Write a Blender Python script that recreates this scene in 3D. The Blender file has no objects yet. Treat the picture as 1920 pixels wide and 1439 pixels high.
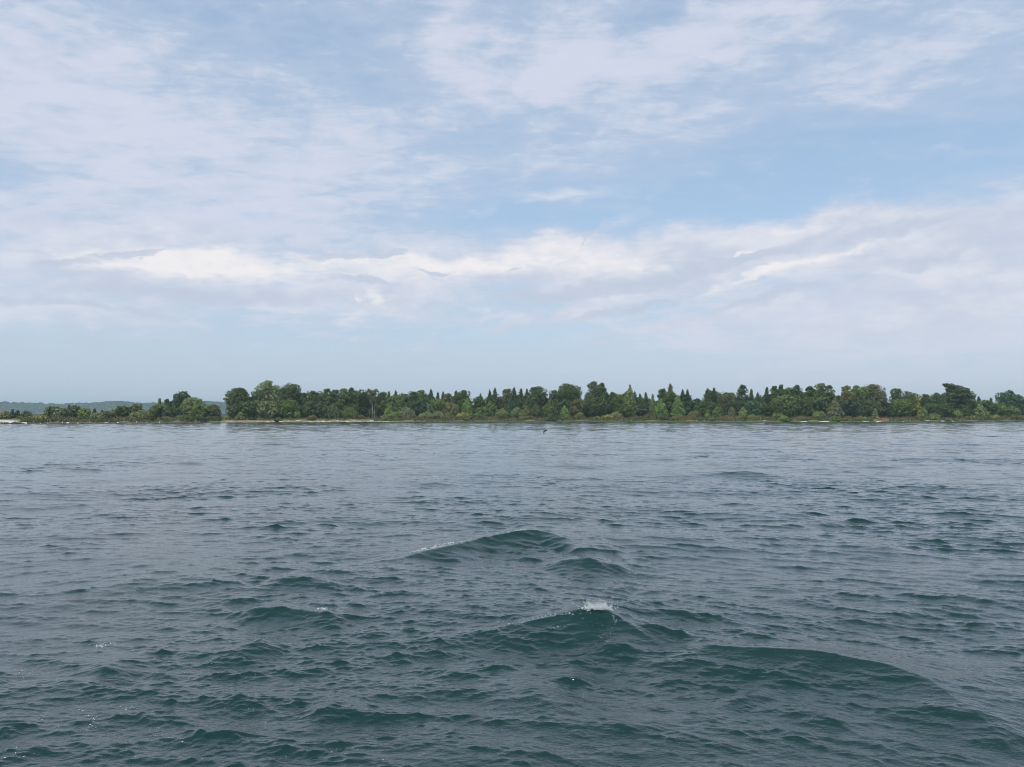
import bpy, bmesh, math, random
import numpy as np
from mathutils import Vector, Matrix, noise

# ------------------------------------------------------------------ camera, sky, sun, exposure
SC = bpy.context.scene
COL = SC.collection
R = math.radians
F = 1566.0                      # focal length in photo pixels (1920 wide)
CX, CY = 960.0, 719.5
CAM_H = 3.2
PITCH = math.atan((777.0 - CY) / F)

cam_data = bpy.data.cameras.new('camera')
cam_data.sensor_width = 36.0
cam_data.lens = 36.0 * F / 1920.0
cam_data.clip_start = 0.1
cam_data.clip_end = 30000.0
cam = bpy.data.objects.new('camera', cam_data)
COL.objects.link(cam)
cam.location = (0, 0, CAM_H)
cam.rotation_euler = (R(90) + PITCH, 0, 0)
SC.camera = cam

SC.view_settings.view_transform = 'Standard'
SC.view_settings.look = 'None'
SC.view_settings.exposure = 0.0
SC.view_settings.gamma = 1.0
SC.render.engine = 'CYCLES'
SC.cycles.use_denoising = True
SC.cycles.denoiser = 'OPENIMAGEDENOISE'
SC.cycles.denoising_input_passes = 'RGB_ALBEDO_NORMAL'
SC.cycles.denoising_prefilter = 'ACCURATE'
SC.cycles.pixel_filter_type = 'BLACKMAN_HARRIS'
SC.cycles.filter_width = 0.85
SC.cycles.max_bounces = 5
SC.cycles.diffuse_bounces = 2
SC.cycles.glossy_bounces = 3
SC.cycles.transmission_bounces = 2
SC.cycles.volume_bounces = 1
SC.cycles.transparent_max_bounces = 6
SC.cycles.caustics_reflective = False
SC.cycles.caustics_refractive = False
SC.cycles.sample_clamp_indirect = 6.0

SUN_EL, SUN_AZ = R(54), R(-146)          # azimuth clockwise from +Y (view direction)
sun_data = bpy.data.lights.new('sun', 'SUN')
sun_data.energy = 3.5
sun_data.angle = R(7)
sun_data.color = (1.0, 0.955, 0.89)
sun = bpy.data.objects.new('sun', sun_data)
COL.objects.link(sun)
sd = Vector((math.sin(SUN_AZ) * math.cos(SUN_EL), math.cos(SUN_AZ) * math.cos(SUN_EL), math.sin(SUN_EL)))
sun.rotation_euler = sd.to_track_quat('Z', 'Y').to_euler()
sun.location = (0, 0, 120)

def ray(px, py):
    """World direction (not normalised, y = 1) of a photo pixel."""
    x, y = (px - CX) / F, (CY - py) / F
    c, s = math.cos(PITCH), math.sin(PITCH)
    d = Vector((x, c - y * s, s + y * c))
    return d / d.y

def at(px, py, Y):
    d = ray(px, py)
    return Vector((d.x * Y, Y, CAM_H + d.z * Y))

def on_level(px, py, z=0.0):
    d = ray(px, py)
    t = (z - CAM_H) / d.z
    return Vector((d.x * t, t, z))

def azel(px, py):
    d = ray(px, py).normalized()
    return math.atan2(d.x, d.y), math.asin(d.z)

class NG:
    """Small helper for writing node graphs."""
    def __init__(self, tree):
        self.t = tree
        tree.nodes.clear()
    def n(self, kind, inputs=None, **props):
        nd = self.t.nodes.new(kind)
        for k, v in props.items():
            setattr(nd, k, v)
        for k, v in (inputs or {}).items():
            self.set(nd, k, v)
        return nd
    def set(self, nd, k, v):
        if isinstance(v, bpy.types.NodeSocket):
            self.t.links.new(v, nd.inputs[k])
        else:
            nd.inputs[k].default_value = v
    def m(self, op, a, b=0.0, c=0.0, clamp=False):
        nd = self.n('ShaderNodeMath', operation=op, use_clamp=clamp)
        for i, v in enumerate((a, b, c)):
            self.set(nd, i, v)
        return nd.outputs[0]
    def vm(self, op, a, b=(0, 0, 0)):
        nd = self.n('ShaderNodeVectorMath', operation=op)
        self.set(nd, 0, a)
        if op != 'LENGTH' and op != 'NORMALIZE':
            if op == 'SCALE':
                self.set(nd, 'Scale', b)
            else:
                self.set(nd, 1, b)
        return nd.outputs['Value'] if op in ('LENGTH', 'DOT_PRODUCT') else nd.outputs[0]
    def ramp(self, v, a, b, lo=0.0, hi=1.0, smooth=True):
        nd = self.n('ShaderNodeMapRange', interpolation_type='SMOOTHSTEP' if smooth else 'LINEAR')
        for k, x in (('Value', v), ('From Min', a), ('From Max', b), ('To Min', lo), ('To Max', hi)):
            self.set(nd, k, x)
        return nd.outputs[0]
    def mix(self, f, a, b):
        nd = self.n('ShaderNodeMix', data_type='RGBA')
        self.set(nd, 0, f)
        self.set(nd, 6, a)
        self.set(nd, 7, b)
        return nd.outputs[2]
    def noise(self, vec, scale, detail=4.0, rough=0.5, dist=0.0, lac=2.0):
        return self.n('ShaderNodeTexNoise', {'Vector': vec, 'Scale': scale, 'Detail': detail, 'Roughness': rough,
                                             'Distortion': dist, 'Lacunarity': lac})
    def map(self, vec, loc=(0, 0, 0), rot=(0, 0, 0), sc=(1, 1, 1), kind='POINT'):
        return self.n('ShaderNodeMapping', {'Vector': vec, 'Location': loc, 'Rotation': rot, 'Scale': sc},
                      vector_type=kind).outputs[0]

def srgb(r, g, b):
    f = lambda c: (c / 255) / 12.92 if c / 255 <= 0.04045 else ((c / 255 + 0.055) / 1.055) ** 2.4
    return (f(r), f(g), f(b), 1.0)

def build_world():
    w = bpy.data.worlds.new('World')
    SC.world = w
    w.use_nodes = True
    g = NG(w.node_tree)
    sky = g.n('ShaderNodeTexSky', sky_type='NISHITA', sun_disc=False, sun_elevation=SUN_EL, sun_rotation=SUN_AZ,
              altitude=200.0, air_density=1.0, dust_density=1.0, ozone_density=1.6)
    blue = g.vm('SCALE', sky.outputs[0], SKY_STRENGTH)
    d = g.n('ShaderNodeTexCoord').outputs['Generated']
    s = g.n('ShaderNodeSeparateXYZ', {0: d})
    az = g.m('ARCTAN2', s.outputs[0], s.outputs[1])
    el = g.m('ARCSINE', s.outputs[2])
    v = g.n('ShaderNodeCombineXYZ', {0: az, 1: el}).outputs[0]
    # plane-projected coordinates of a high cloud sheet
    den = g.m('ADD', g.m('MAXIMUM', s.outputs[2], 0.0), 0.16)
    hi = g.n('ShaderNodeCombineXYZ', {0: g.m('DIVIDE', s.outputs[0], den), 1: g.m('DIVIDE', s.outputs[1], den)}).outputs[0]
    # ragged edges: warp the direction by noise
    wn = g.noise(g.map(v, sc=(1, 1.8, 1)), 9.0, 6.0, 0.58).outputs['Color']
    warp = g.vm('MULTIPLY', g.vm('SUBTRACT', wn, (0.5, 0.5, 0.5)), (0.16, 0.055, 0.0))
    vw = g.vm('ADD', v, warp)
    wn2 = g.noise(g.map(v, sc=(1, 1.6, 1)), 34.0, 5.0, 0.6).outputs['Color']
    vw2 = g.vm('ADD', vw, g.vm('MULTIPLY', g.vm('SUBTRACT', wn2, (0.5, 0.5, 0.5)), (0.020, 0.013, 0.0)))

    def strokes(vec, items, base=0.0, inner=0.0):
        tot = base
        for (px, py, rx, ry, ang, wt) in items:
            a, e = azel(px, py)
            q = g.map(vec, (a, e, 0), (0, 0, R(ang)), (rx / F, ry / F, 1.0), 'TEXTURE')
            val = g.ramp(g.vm('LENGTH', q), 1.0, inner, 0.0, wt)
            tot = g.m('ADD', tot, val)
        return tot

    # 1. thin high veil
    n_hi = g.noise(g.map(hi, rot=(0, 0, R(28)), sc=(0.75, 1.5, 1.0)), 1.5, 7.0, 0.55, 0.5).outputs[0]
    n_fine = g.noise(g.map(v, rot=(0, 0, R(-14)), sc=(0.8, 2.2, 1)), 11.0, 6.0, 0.6, 0.4).outputs[0]
    veil = strokes(vw, VEIL, 0.77)
    mod = g.m('MULTIPLY', g.m('SUBTRACT', n_hi, 0.5), 0.85)
    mod = g.m('ADD', mod, g.m('MULTIPLY', g.m('SUBTRACT', n_fine, 0.5), 1.0))
    n_str = g.noise(g.map(v, rot=(0, 0, R(-20)), sc=(1.0, 3.4, 1)), 24.0, 5.0, 0.62, 0.5).outputs[0]
    mod = g.m('ADD', mod, g.m('MULTIPLY', g.m('SUBTRACT', n_str, 0.5), 0.85))
    n_wi = g.noise(g.map(hi, rot=(0, 0, R(35)), sc=(0.6, 1.5, 1.0)), 5.2, 8.0, 0.66, 0.9).outputs[0]
    mod = g.m('ADD', mod, g.m('MULTIPLY', g.m('SUBTRACT', n_wi, 0.5), 1.1))
    veil = g.m('ADD', veil, mod)
    veil = g.ramp(veil, -0.1, 1.35)
    veilcol = g.mix(g.ramp(veil, 0.55, 1.0), srgb(194, 207, 227), srgb(217, 221, 236))
    blue = g.mix(0.5, blue, srgb(184, 210, 236))          # thin milky veil over the whole sky
    c = g.mix(g.m('MULTIPLY', veil, 0.86), blue, veilcol)
    # wisps
    wisp = strokes(vw2, WISP)
    wisp = g.m('MULTIPLY', wisp, g.ramp(g.noise(g.map(v, rot=(0, 0, R(-6)), sc=(1, 5, 1)), 16.0, 5.0, 0.6).outputs[0], 0.3, 0.65))
    c = g.mix(g.m('MINIMUM', wisp, 0.9), c, srgb(214, 222, 236))
    # 2. the band of cumulus
    n_b = g.noise(g.map(v, sc=(1, 2.0, 1)), 14.0, 8.0, 0.6).outputs[0]
    band = strokes(vw2, BAND)
    band = g.m('ADD', band, g.m('MULTIPLY', g.m('SUBTRACT', n_b, 0.5), 0.55))
    band = g.m('ADD', band, g.m('MULTIPLY', g.m('SUBTRACT', n_str, 0.5), 0.6))
    band = g.ramp(band, 0.02, 0.80)
    n_t = g.noise(g.map(v, rot=(0, 0, R(-10)), sc=(1, 2.6, 1)), 9.0, 7.0, 0.58).outputs[0]
    bandcol = g.mix(g.ramp(n_t, 0.35, 0.68), srgb(204, 212, 228), srgb(229, 230, 240))
    c = g.mix(g.m('MULTIPLY', band, 0.93), c, bandcol)
    # 3. bright sunlit cores
    core = strokes(vw2, CORE)
    core = g.m('ADD', core, g.m('MULTIPLY', g.m('SUBTRACT', n_b, 0.5), 0.8))
    core = g.m('ADD', core, g.m('MULTIPLY', g.m('SUBTRACT', n_str, 0.5), 0.7))
    core = g.ramp(core, 0.08, 0.85)
    c = g.mix(g.m('MULTIPLY', core, 0.92), c, srgb(247, 243, 244))
    # 4. lavender-grey streaks in front of it
    dark = strokes(vw2, DARK)
    dark = g.m('ADD', dark, g.m('MULTIPLY', g.m('SUBTRACT', n_t, 0.5), 0.7))
    dark = g.ramp(dark, 0.08, 0.56)
    c = g.mix(g.m('MULTIPLY', dark, 0.85), c, srgb(197, 207, 225))
    # 5. small bright puffs
    puff = strokes(vw2, PUFF)
    puff = g.m('ADD', puff, g.m('MULTIPLY', g.m('SUBTRACT', n_b, 0.5), 1.2))
    puff = g.ramp(puff, 0.15, 0.85)
    c = g.mix(g.m('MULTIPLY', puff, 0.85), c, srgb(246, 244, 246))
    # fine billow texture inside the bank
    n_d = g.noise(g.map(v, rot=(0, 0, R(-10)), sc=(1, 2.0, 1)), 38.0, 6.0, 0.62, 0.3).outputs[0]
    inside = g.m('MULTIPLY', band, g.m('MULTIPLY', g.m('SUBTRACT', n_d, 0.5), 0.55))
    c = g.mix(g.m('MAXIMUM', inside, 0.0), c, srgb(252, 248, 248))
    c = g.mix(g.m('MAXIMUM', g.m('MULTIPLY', inside, -2.0), 0.0), c, srgb(190, 200, 222))
    # 6. humid air towards the horizon
    low = g.ramp(el, R(7.0), R(0.0))
    c = g.mix(g.m('MULTIPLY', low, 0.82), c, g.mix(g.ramp(az, R(-10), R(25)), srgb(196, 209, 224), srgb(209, 217, 231)))
    # overhead, above the picture, unseen sky darkened and tinted teal for the water's reflections
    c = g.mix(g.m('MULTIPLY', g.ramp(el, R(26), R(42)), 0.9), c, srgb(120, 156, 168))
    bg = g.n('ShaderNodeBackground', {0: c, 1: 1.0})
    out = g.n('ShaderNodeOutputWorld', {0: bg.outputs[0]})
    w.cycles.sampling_method = 'MANUAL'
    w.cycles.sample_map_resolution = 512

SKY_STRENGTH = 0.145
VEIL = [(1520, 330, 760, 125, 5, -0.78), (960, 410, 300, 45, 0, -0.45),
        (400, 40, 260, 80, -10, -0.22), (650, 110, 260, 80, -15, -0.3), (60, 150, 330, 190, 0, 0.45),
        (1300, 70, 460, 80, 12, 0.36), (860, 100, 110, 150, 20, 0.4), (1060, 130, 90, 190, -38, 0.4), (1750, 90, 320, 50, 10, 0.25), (1230, 15, 120, 40, 20, -0.4), (330, 290, 380, 140, 0, 0.25),
        (1700, 600, 800, 140, 0, 0.45), (0, 420, 500, 80, 0, 0.3), (600, 330, 300, 120, 0, 0.1),
        (420, 400, 560, 100, 0, 0.30), (600, 260, 520, 150, 0, 0.16), (300, 680, 500, 80, 0, -0.25), (1000, 640, 300, 60, 0, -0.25)]
WISP = [(800, 322, 110, 20, 8, 0.9), (1060, 368, 190, 22, 6, 0.9), (1000, 300, 160, 14, 5, 0.45), (1180, 398, 110, 26, 28, 0.5)]
BAND = [(1500, 440, 700, 55, 2, 0.5), (1300, 600, 420, 26, 8, 0.45), (1000, 600, 260, 22, 12, 0.45), (1620, 610, 560, 90, 3, 0.5), (300, 430, 620, 40, 0, 0.4), (250, 500, 620, 95, 0, 0.75), (900, 490, 420, 78, 0, 0.85), (1400, 475, 560, 92, 3, 0.85), (1850, 490, 420, 110, 0, 0.75),
        (720, 565, 330, 78, 0, 0.6), (80, 585, 460, 62, 0, 0.55), (1150, 560, 330, 80, 8, 0.4)]
CORE = [(360, 495, 400, 34, 0, 0.95), (650, 478, 280, 28, 0, 0.6), (820, 500, 280, 42, 3, 0.62), (1000, 475, 260, 50, 4, 0.55),
        (1180, 490, 200, 48, 6, 0.5), (1550, 478, 230, 24, 13, 0.55), (1380, 525, 220, 15, 15, 0.5), (1500, 420, 260, 18, 4, 0.35),
        (700, 575, 160, 44, 10, 0.3)]
DARK = [(1180, 575, 260, 14, 10, 0.55), (1450, 560, 300, 18, 8, 0.5), (250, 475, 90, 9, 4, 0.7), (960, 498, 40, 8, 8, 0.5), (1750, 480, 260, 18, 6, 0.5), (1060, 545, 300, 30, 9, 0.6), (1360, 492, 380, 22, 13, 0.75), (1680, 432, 240, 22, 10, 0.6), (380, 548, 520, 30, 0, 0.55),
        (640, 470, 140, 15, 3, 0.75), (742, 472, 50, 10, 0, 0.65), (822, 507, 60, 9, -4, 0.6), (120, 488, 120, 16, 8, 0.7),
        (690, 522, 150, 14, -6, 0.6), (150, 572, 300, 16, -6, 0.5), (1100, 440, 60, 12, 42, 0.6)]
PUFF = [(700, 556, 46, 26, 10, 0.7), (655, 558, 22, 16, 0, 0.6), (1085, 487, 36, 26, 0, 0.6), (1190, 490, 70, 20, 10, 0.45),
        (1368, 477, 22, 9, 15, 0.8), (900, 600, 60, 14, 22, 0.4)]
build_world()

# ------------------------------------------------------------------ helpers for objects
def link(name, me, mat=None, parent=None):
    o = bpy.data.objects.new(name, me)
    COL.objects.link(o)
    if mat is not None and me is not None:
        me.materials.clear()
        me.materials.append(mat)
    if parent is not None:
        o.parent = parent
    return o

def mesh_np(name, verts, faces, smooth=True):
    """Mesh from numpy arrays (faces: one array of equal-sized polygons)."""
    me = bpy.data.meshes.new(name)
    verts = np.asarray(verts, dtype=np.float32)
    faces = np.asarray(faces, dtype=np.int32)
    n = faces.shape[1]
    me.vertices.add(len(verts))
    me.vertices.foreach_set('co', verts.ravel())
    me.loops.add(faces.size)
    me.loops.foreach_set('vertex_index', faces.ravel())
    me.polygons.add(len(faces))
    me.polygons.foreach_set('loop_start', np.arange(0, faces.size, n, dtype=np.int32))
    me.polygons.foreach_set('loop_total', np.full(len(faces), n, dtype=np.int32))
    me.polygons.foreach_set('use_smooth', np.full(len(faces), smooth, dtype=bool))
    me.update(calc_edges=True)
    return me

def new_mat(name):
    m = bpy.data.materials.new(name)
    m.use_nodes = True
    return m, NG(m.node_tree)

def tag(o, label=None, cat=None, group=None, kind=None):
    if label: o['label'] = label
    if cat: o['category'] = cat
    if group: o['group'] = group
    if kind: o['kind'] = kind
    return o

# ------------------------------------------------------------------ water
def wave_tile(size, n, lmin, lmax, slope, wind, spread, seed, power=4.0, pk=0.18):
    """Periodic wave field: height and horizontal (choppy) displacement, n x n over size metres."""
    rng = np.random.default_rng(seed)
    k = 2 * np.pi * np.fft.fftfreq(n, size / n)
    kx, ky = np.meshgrid(k, k)
    kk = np.hypot(kx, ky)
    kk[0, 0] = 1.0
    th = np.arctan2(ky, kx) - wind
    lam = 2 * np.pi / kk
    band = 1 / (1 + (lam / lmax) ** 8) / (1 + (lmin / lam) ** 8)
    amp = kk ** (-power / 2) * np.sqrt(np.abs(np.cos(th)) ** spread * 0.92 + 0.08) * band
    amp[0, 0] = 0
    h = amp * (rng.standard_normal((n, n)) + 1j * rng.standard_normal((n, n)))
    f = lambda a: np.real(np.fft.ifft2(a))
    sx, sy = f(1j * kx * h), f(1j * ky * h)
    s = slope / math.sqrt((sx ** 2 + sy ** 2).mean())
    z = s * f(h)
    sd_ = z.std()                        # sharper crests, flatter troughs
    z = sd_ * (np.exp(pk * z / sd_) - 1) / pk
    z -= z.mean()
    return [z.astype(np.float32), (s * f(1j * kx / kk * h)).astype(np.float32),
            (s * f(1j * ky / kk * h)).astype(np.float32)]

def sample(tile, size, x, y):
    n = tile[0].shape[0]
    u, v = (x / size * n), (y / size * n)
    i0, j0 = np.floor(u).astype(np.int64), np.floor(v).astype(np.int64)
    fu, fv = (u - i0).astype(np.float32), (v - j0).astype(np.float32)
    i0 %= n; j0 %= n
    i1, j1 = (i0 + 1) % n, (j0 + 1) % n
    return [t[j0, i0] * (1 - fu) * (1 - fv) + t[j0, i1] * fu * (1 - fv) + t[j1, i0] * (1 - fu) * fv + t[j1, i1] * fu * fv
            for t in tile]

def ridge(x, y, pts, front, back, trough=0.25):
    """A separate wave crest along pts = [(px, py, height)] (photo pixels of the crest line):
    steep towards the viewer (front, metres), gentle behind (back)."""
    P = np.array([[*on_level(px, py, h)[:2], h] for (px, py, h) in pts])
    o, e = P[0, :2], P[-1, :2] - P[0, :2]
    L = np.hypot(*e)
    e = e / L
    nrm = np.array([-e[1], e[0]])
    if nrm[1] < 0: nrm = -nrm                      # away from the viewer
    s, q = (P[:, :2] - o) @ e, (P[:, :2] - o) @ nrm
    assert (np.diff(s) > 0).all(), pts
    ss = np.linspace(-0.3 * L, 1.3 * L, 400)
    yc, hc = np.interp(ss, s, q), np.interp(ss, s, P[:, 2])
    w = np.hanning(25); w /= w.sum()
    pad = lambda a: np.convolve(np.pad(a, 12, mode='edge'), w, mode='valid')
    yc, hc = pad(yc), pad(hc)
    sl = np.cos(np.arctan(np.gradient(yc, ss)))
    S = (x - o[0]) * e[0] + (y - o[1]) * e[1]
    near = (S > -0.3 * L) & (S < 1.3 * L)
    S = S[near]
    Q = (x[near] - o[0]) * nrm[0] + (y[near] - o[1]) * nrm[1]
    d = (Q - np.interp(S, ss, yc)) * np.interp(S, ss, sl)
    h = np.interp(S, ss, hc)
    u = np.where(d < 0, -d / front, d / back)
    prof = np.exp(-np.abs(u) ** np.where(d < 0, 1.0, 1.15))
    prof = prof - trough * np.where(d < 0, np.exp(-((-d - 2.6 * front) / (1.2 * front)) ** 2), np.exp(-((d - 2.4 * back) / (1.0 * back)) ** 2))
    out = np.zeros(x.shape, np.float32)
    out[near] = h * prof
    return out

CRESTS = [
    # near wave that throws up the splash
    ([(800, 1186, .00), (900, 1182, .05), (980, 1167, .12), (1050, 1153, .19), (1085, 1146, .26), (1112, 1140, .31), (1142, 1148, .26), (1190, 1182, .12), (1250, 1215, .0)], 0.44, 0.75, 0.30),
    # middle wave with a thin line of foam
    ([(690, 1052, .0), (760, 1040, .08), (840, 1021, .20), (900, 1010, .19), (960, 999, .25), (1000, 994, .27), (1035, 1000, .23), (1075, 1018, .1), (1120, 1035, .0)], 0.42, 1.0, 0.25),
    ([(1010, 1060, .0), (1060, 1045, .18), (1100, 1040, .26), (1140, 1050, .18), (1190, 1068, .0)], 0.5, 0.9, 0.25),
    ([(1060, 1040, .0), (1110, 1022, .13), (1140, 1020, .12), (1180, 1038, .0)], 0.5, 0.9, 0.15),
    # long crest at the right
    ([(1230, 1222, .0), (1320, 1211, .12), (1430, 1212, .20), (1550, 1220, .22), (1660, 1238, .20), (1740, 1270, .14), (1850, 1350, .08), (1930, 1430, .0)], 0.55, 0.9, 0.3),
    ([(1330, 1310, .0), (1400, 1292, .10), (1450, 1300, .06), (1540, 1330, .08), (1640, 1380, .05), (1700, 1420, .0)], 0.4, 0.7, 0.2),
    # crests at the left
    ([(450, 1150, .0), (500, 1134, .10), (570, 1138, .12), (610, 1143, .12), (650, 1165, .0)], 0.35, 0.7, 0.25),
    ([(480, 1100, .0), (540, 1082, .13), (580, 1084, .12), (640, 1105, .0)], 0.5, 0.9, 0.25),
    ([(420, 1215, .0), (475, 1200, .10), (530, 1220, .0)], 0.35, 0.6, 0.25),
    ([(130, 1265, .0), (200, 1248, .10), (270, 1262, .0)], 0.4, 0.7, 0.25),
    ([(560, 1330, .0), (620, 1315, .08), (690, 1335, .0)], 0.35, 0.6, 0.2),
    ([(1050, 1185, .0), (1130, 1215, .05), (1220, 1225, .0)], 0.4, 0.7, 0.2),
    ([(900, 1330, .0), (1010, 1300, .09), (1100, 1310, .0)], 0.5, 0.9, 0.25),
    # gentle wake humps farther out
    ([(330, 923, .0), (400, 920, .06), (480, 918, .09), (560, 921, .06), (640, 924, .0)], 2.2, 2.6, 0.1),
    ([(230, 976, .0), (340, 970, .06), (450, 966, .09), (550, 972, .07), (660, 978, .0)], 1.5, 2.2, 0.15),
    ([(1330, 990, .0), (1500, 980, .12), (1600, 985, .0)], 1.0, 1.8, 0.25),
    ([(1500, 1035, .0), (1660, 1022, .16), (1780, 1040, .0)], 0.9, 1.6, 0.25),
]

# patches of rougher, darker ripples: px, py, half sizes in metres, extra strength
ROUGH = [(180, 876, 5.0, 7.0, 0.45), (480, 918, 3.0, 4.0, 0.5), (430, 970, 3.2, 2.2, 0.6), (60, 980, 2.2, 1.6, 0.6), (560, 990, 2.2, 1.6, 0.5),
         (1640, 902, 6.5, 3.6, 0.25), (1850, 928, 4.5, 2.8, 0.25), (1600, 985, 3.0, 1.0, 0.5), (1750, 1030, 2.4, 0.9, 0.5), (1010, 1030, 1.6, 1.0, 0.6), (1180, 1075, 1.6, 1.0, 0.5), (980, 1210, 1.2, 0.7, 0.3), (1500, 1290, 1.6, 0.9, 0.3)]

def water_height(x, y, dr):
    """Displacement of the water at rest position x, y; dr = local mesh spacing (fine waves fade where it is coarse)."""
    r = np.hypot(x, y)
    fade = lambda l: np.clip(1.3 - dr / l, 0, 1).astype(np.float32)
    g1 = np.sin(x * 0.061 + y * 0.017 + 1.3) * np.sin(y * 0.083 - x * 0.031 + 0.4) + 0.7 * np.sin(x * 0.023 - y * 0.051) * np.sin(0.137 * y + 0.05 * x)
    g2 = np.sin(x * 0.31 + 0.21 * y + 2.0) * np.sin(y * 0.27 - 0.13 * x) + 0.8 * np.sin(x * 0.73 - 0.35 * y + 1.0) * np.sin(y * 0.61 + 0.4 * x + 2.5)
    gust = np.clip(0.84 + 0.32 * g1 + 0.30 * g2, 0.30, 1.6).astype(np.float32)      # slicks and rougher patches
    gust = gust * np.interp(r, [0, 11, 17, 30, 60], [1.14, 1.10, 0.88, 0.68, 0.66]).astype(np.float32)      # wake-churned near the boat
    for (px, py, rx, ry, k) in ROUGH:
        c = on_level(px, py)
        gust = gust + k * np.exp(-((x - c.x) / rx) ** 2 - ((y - c.y) / ry) ** 2).astype(np.float32)
    hA, ax, ay = sample(TILE_A, 173.0, x, y)
    ys = y + 0.28 * (np.sqrt(x * x + 9.0) + x) / 2                 # crests swing round towards the right
    hB, bx, by = sample(TILE_B, 37.0, x, ys)
    hC, cx, cy = sample(TILE_C, 11.3, x + 0.3 * hB, ys)
    rip = (0.6 + 0.8 * np.clip(0.5 + hB / (2.2 * HB_STD), 0, 1)).astype(np.float32)       # ripples ride on the crests
    hC, cx, cy = hC * rip, cx * rip, cy * rip
    fA, fB, fC = fade(1.1), fade(0.28), fade(0.09)
    far = np.clip((5500 - r) / 3000, 0, 1)
    h = far * (fA * hA + fB * gust * hB + fC * gust * hC)
    cg = np.minimum(gust, 0.95)
    dx = far * (1.0 * fA * ax + 1.05 * fB * cg * bx + 0.7 * fC * cg * cx)
    dy = far * (1.0 * fA * ay + 1.05 * fB * cg * by + 0.7 * fC * cg * cy)
    dy = dy - far * fB * np.minimum(gust, 0.8) * np.interp(r, [12, 22], [0.0, 0.8]).astype(np.float32) * hB                # wind-pressed: fronts steeper than backs
    for (pts, front, back, tr) in CRESTS:
        hr = ridge(x + dx * 0.3, y + dy * 0.3, pts, front, back, tr)
        k = 1 - 0.55 * np.clip(np.abs(hr) / 0.15, 0, 1)          # the steep faces are smoother
        dx, dy, h = dx * k, dy * k, h * (0.4 + 0.6 * k) + hr
        dy = dy - 0.18 * hr                        # crests lean towards the viewer
    lost = np.interp(r, [25, 90, 170, 260], [0.08, 0.14, 0.55, 1.3]).astype(np.float32) * np.sqrt(((1 - fB) * gust * SLOPE_B) ** 2 + ((1 - fC) * gust * SLOPE_C) ** 2)
    return h, dx, dy, lost

SLOPE_A, SLOPE_B, SLOPE_C = 0.047, 0.105, 0.130
TILE_A = wave_tile(173.0, 1280, 1.4, 9.5, SLOPE_A, R(80), 4.0, 11, 4.4)
TILE_B = wave_tile(37.0, 1536, 0.25, 1.4, SLOPE_B, R(86), 5.0, 12, 3.7, 0.20)
TILE_C = wave_tile(11.3, 1280, 0.06, 0.30, SLOPE_C, R(95), 3.0, 13, 3.9)
HB_STD = float(TILE_B[0].std())

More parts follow.
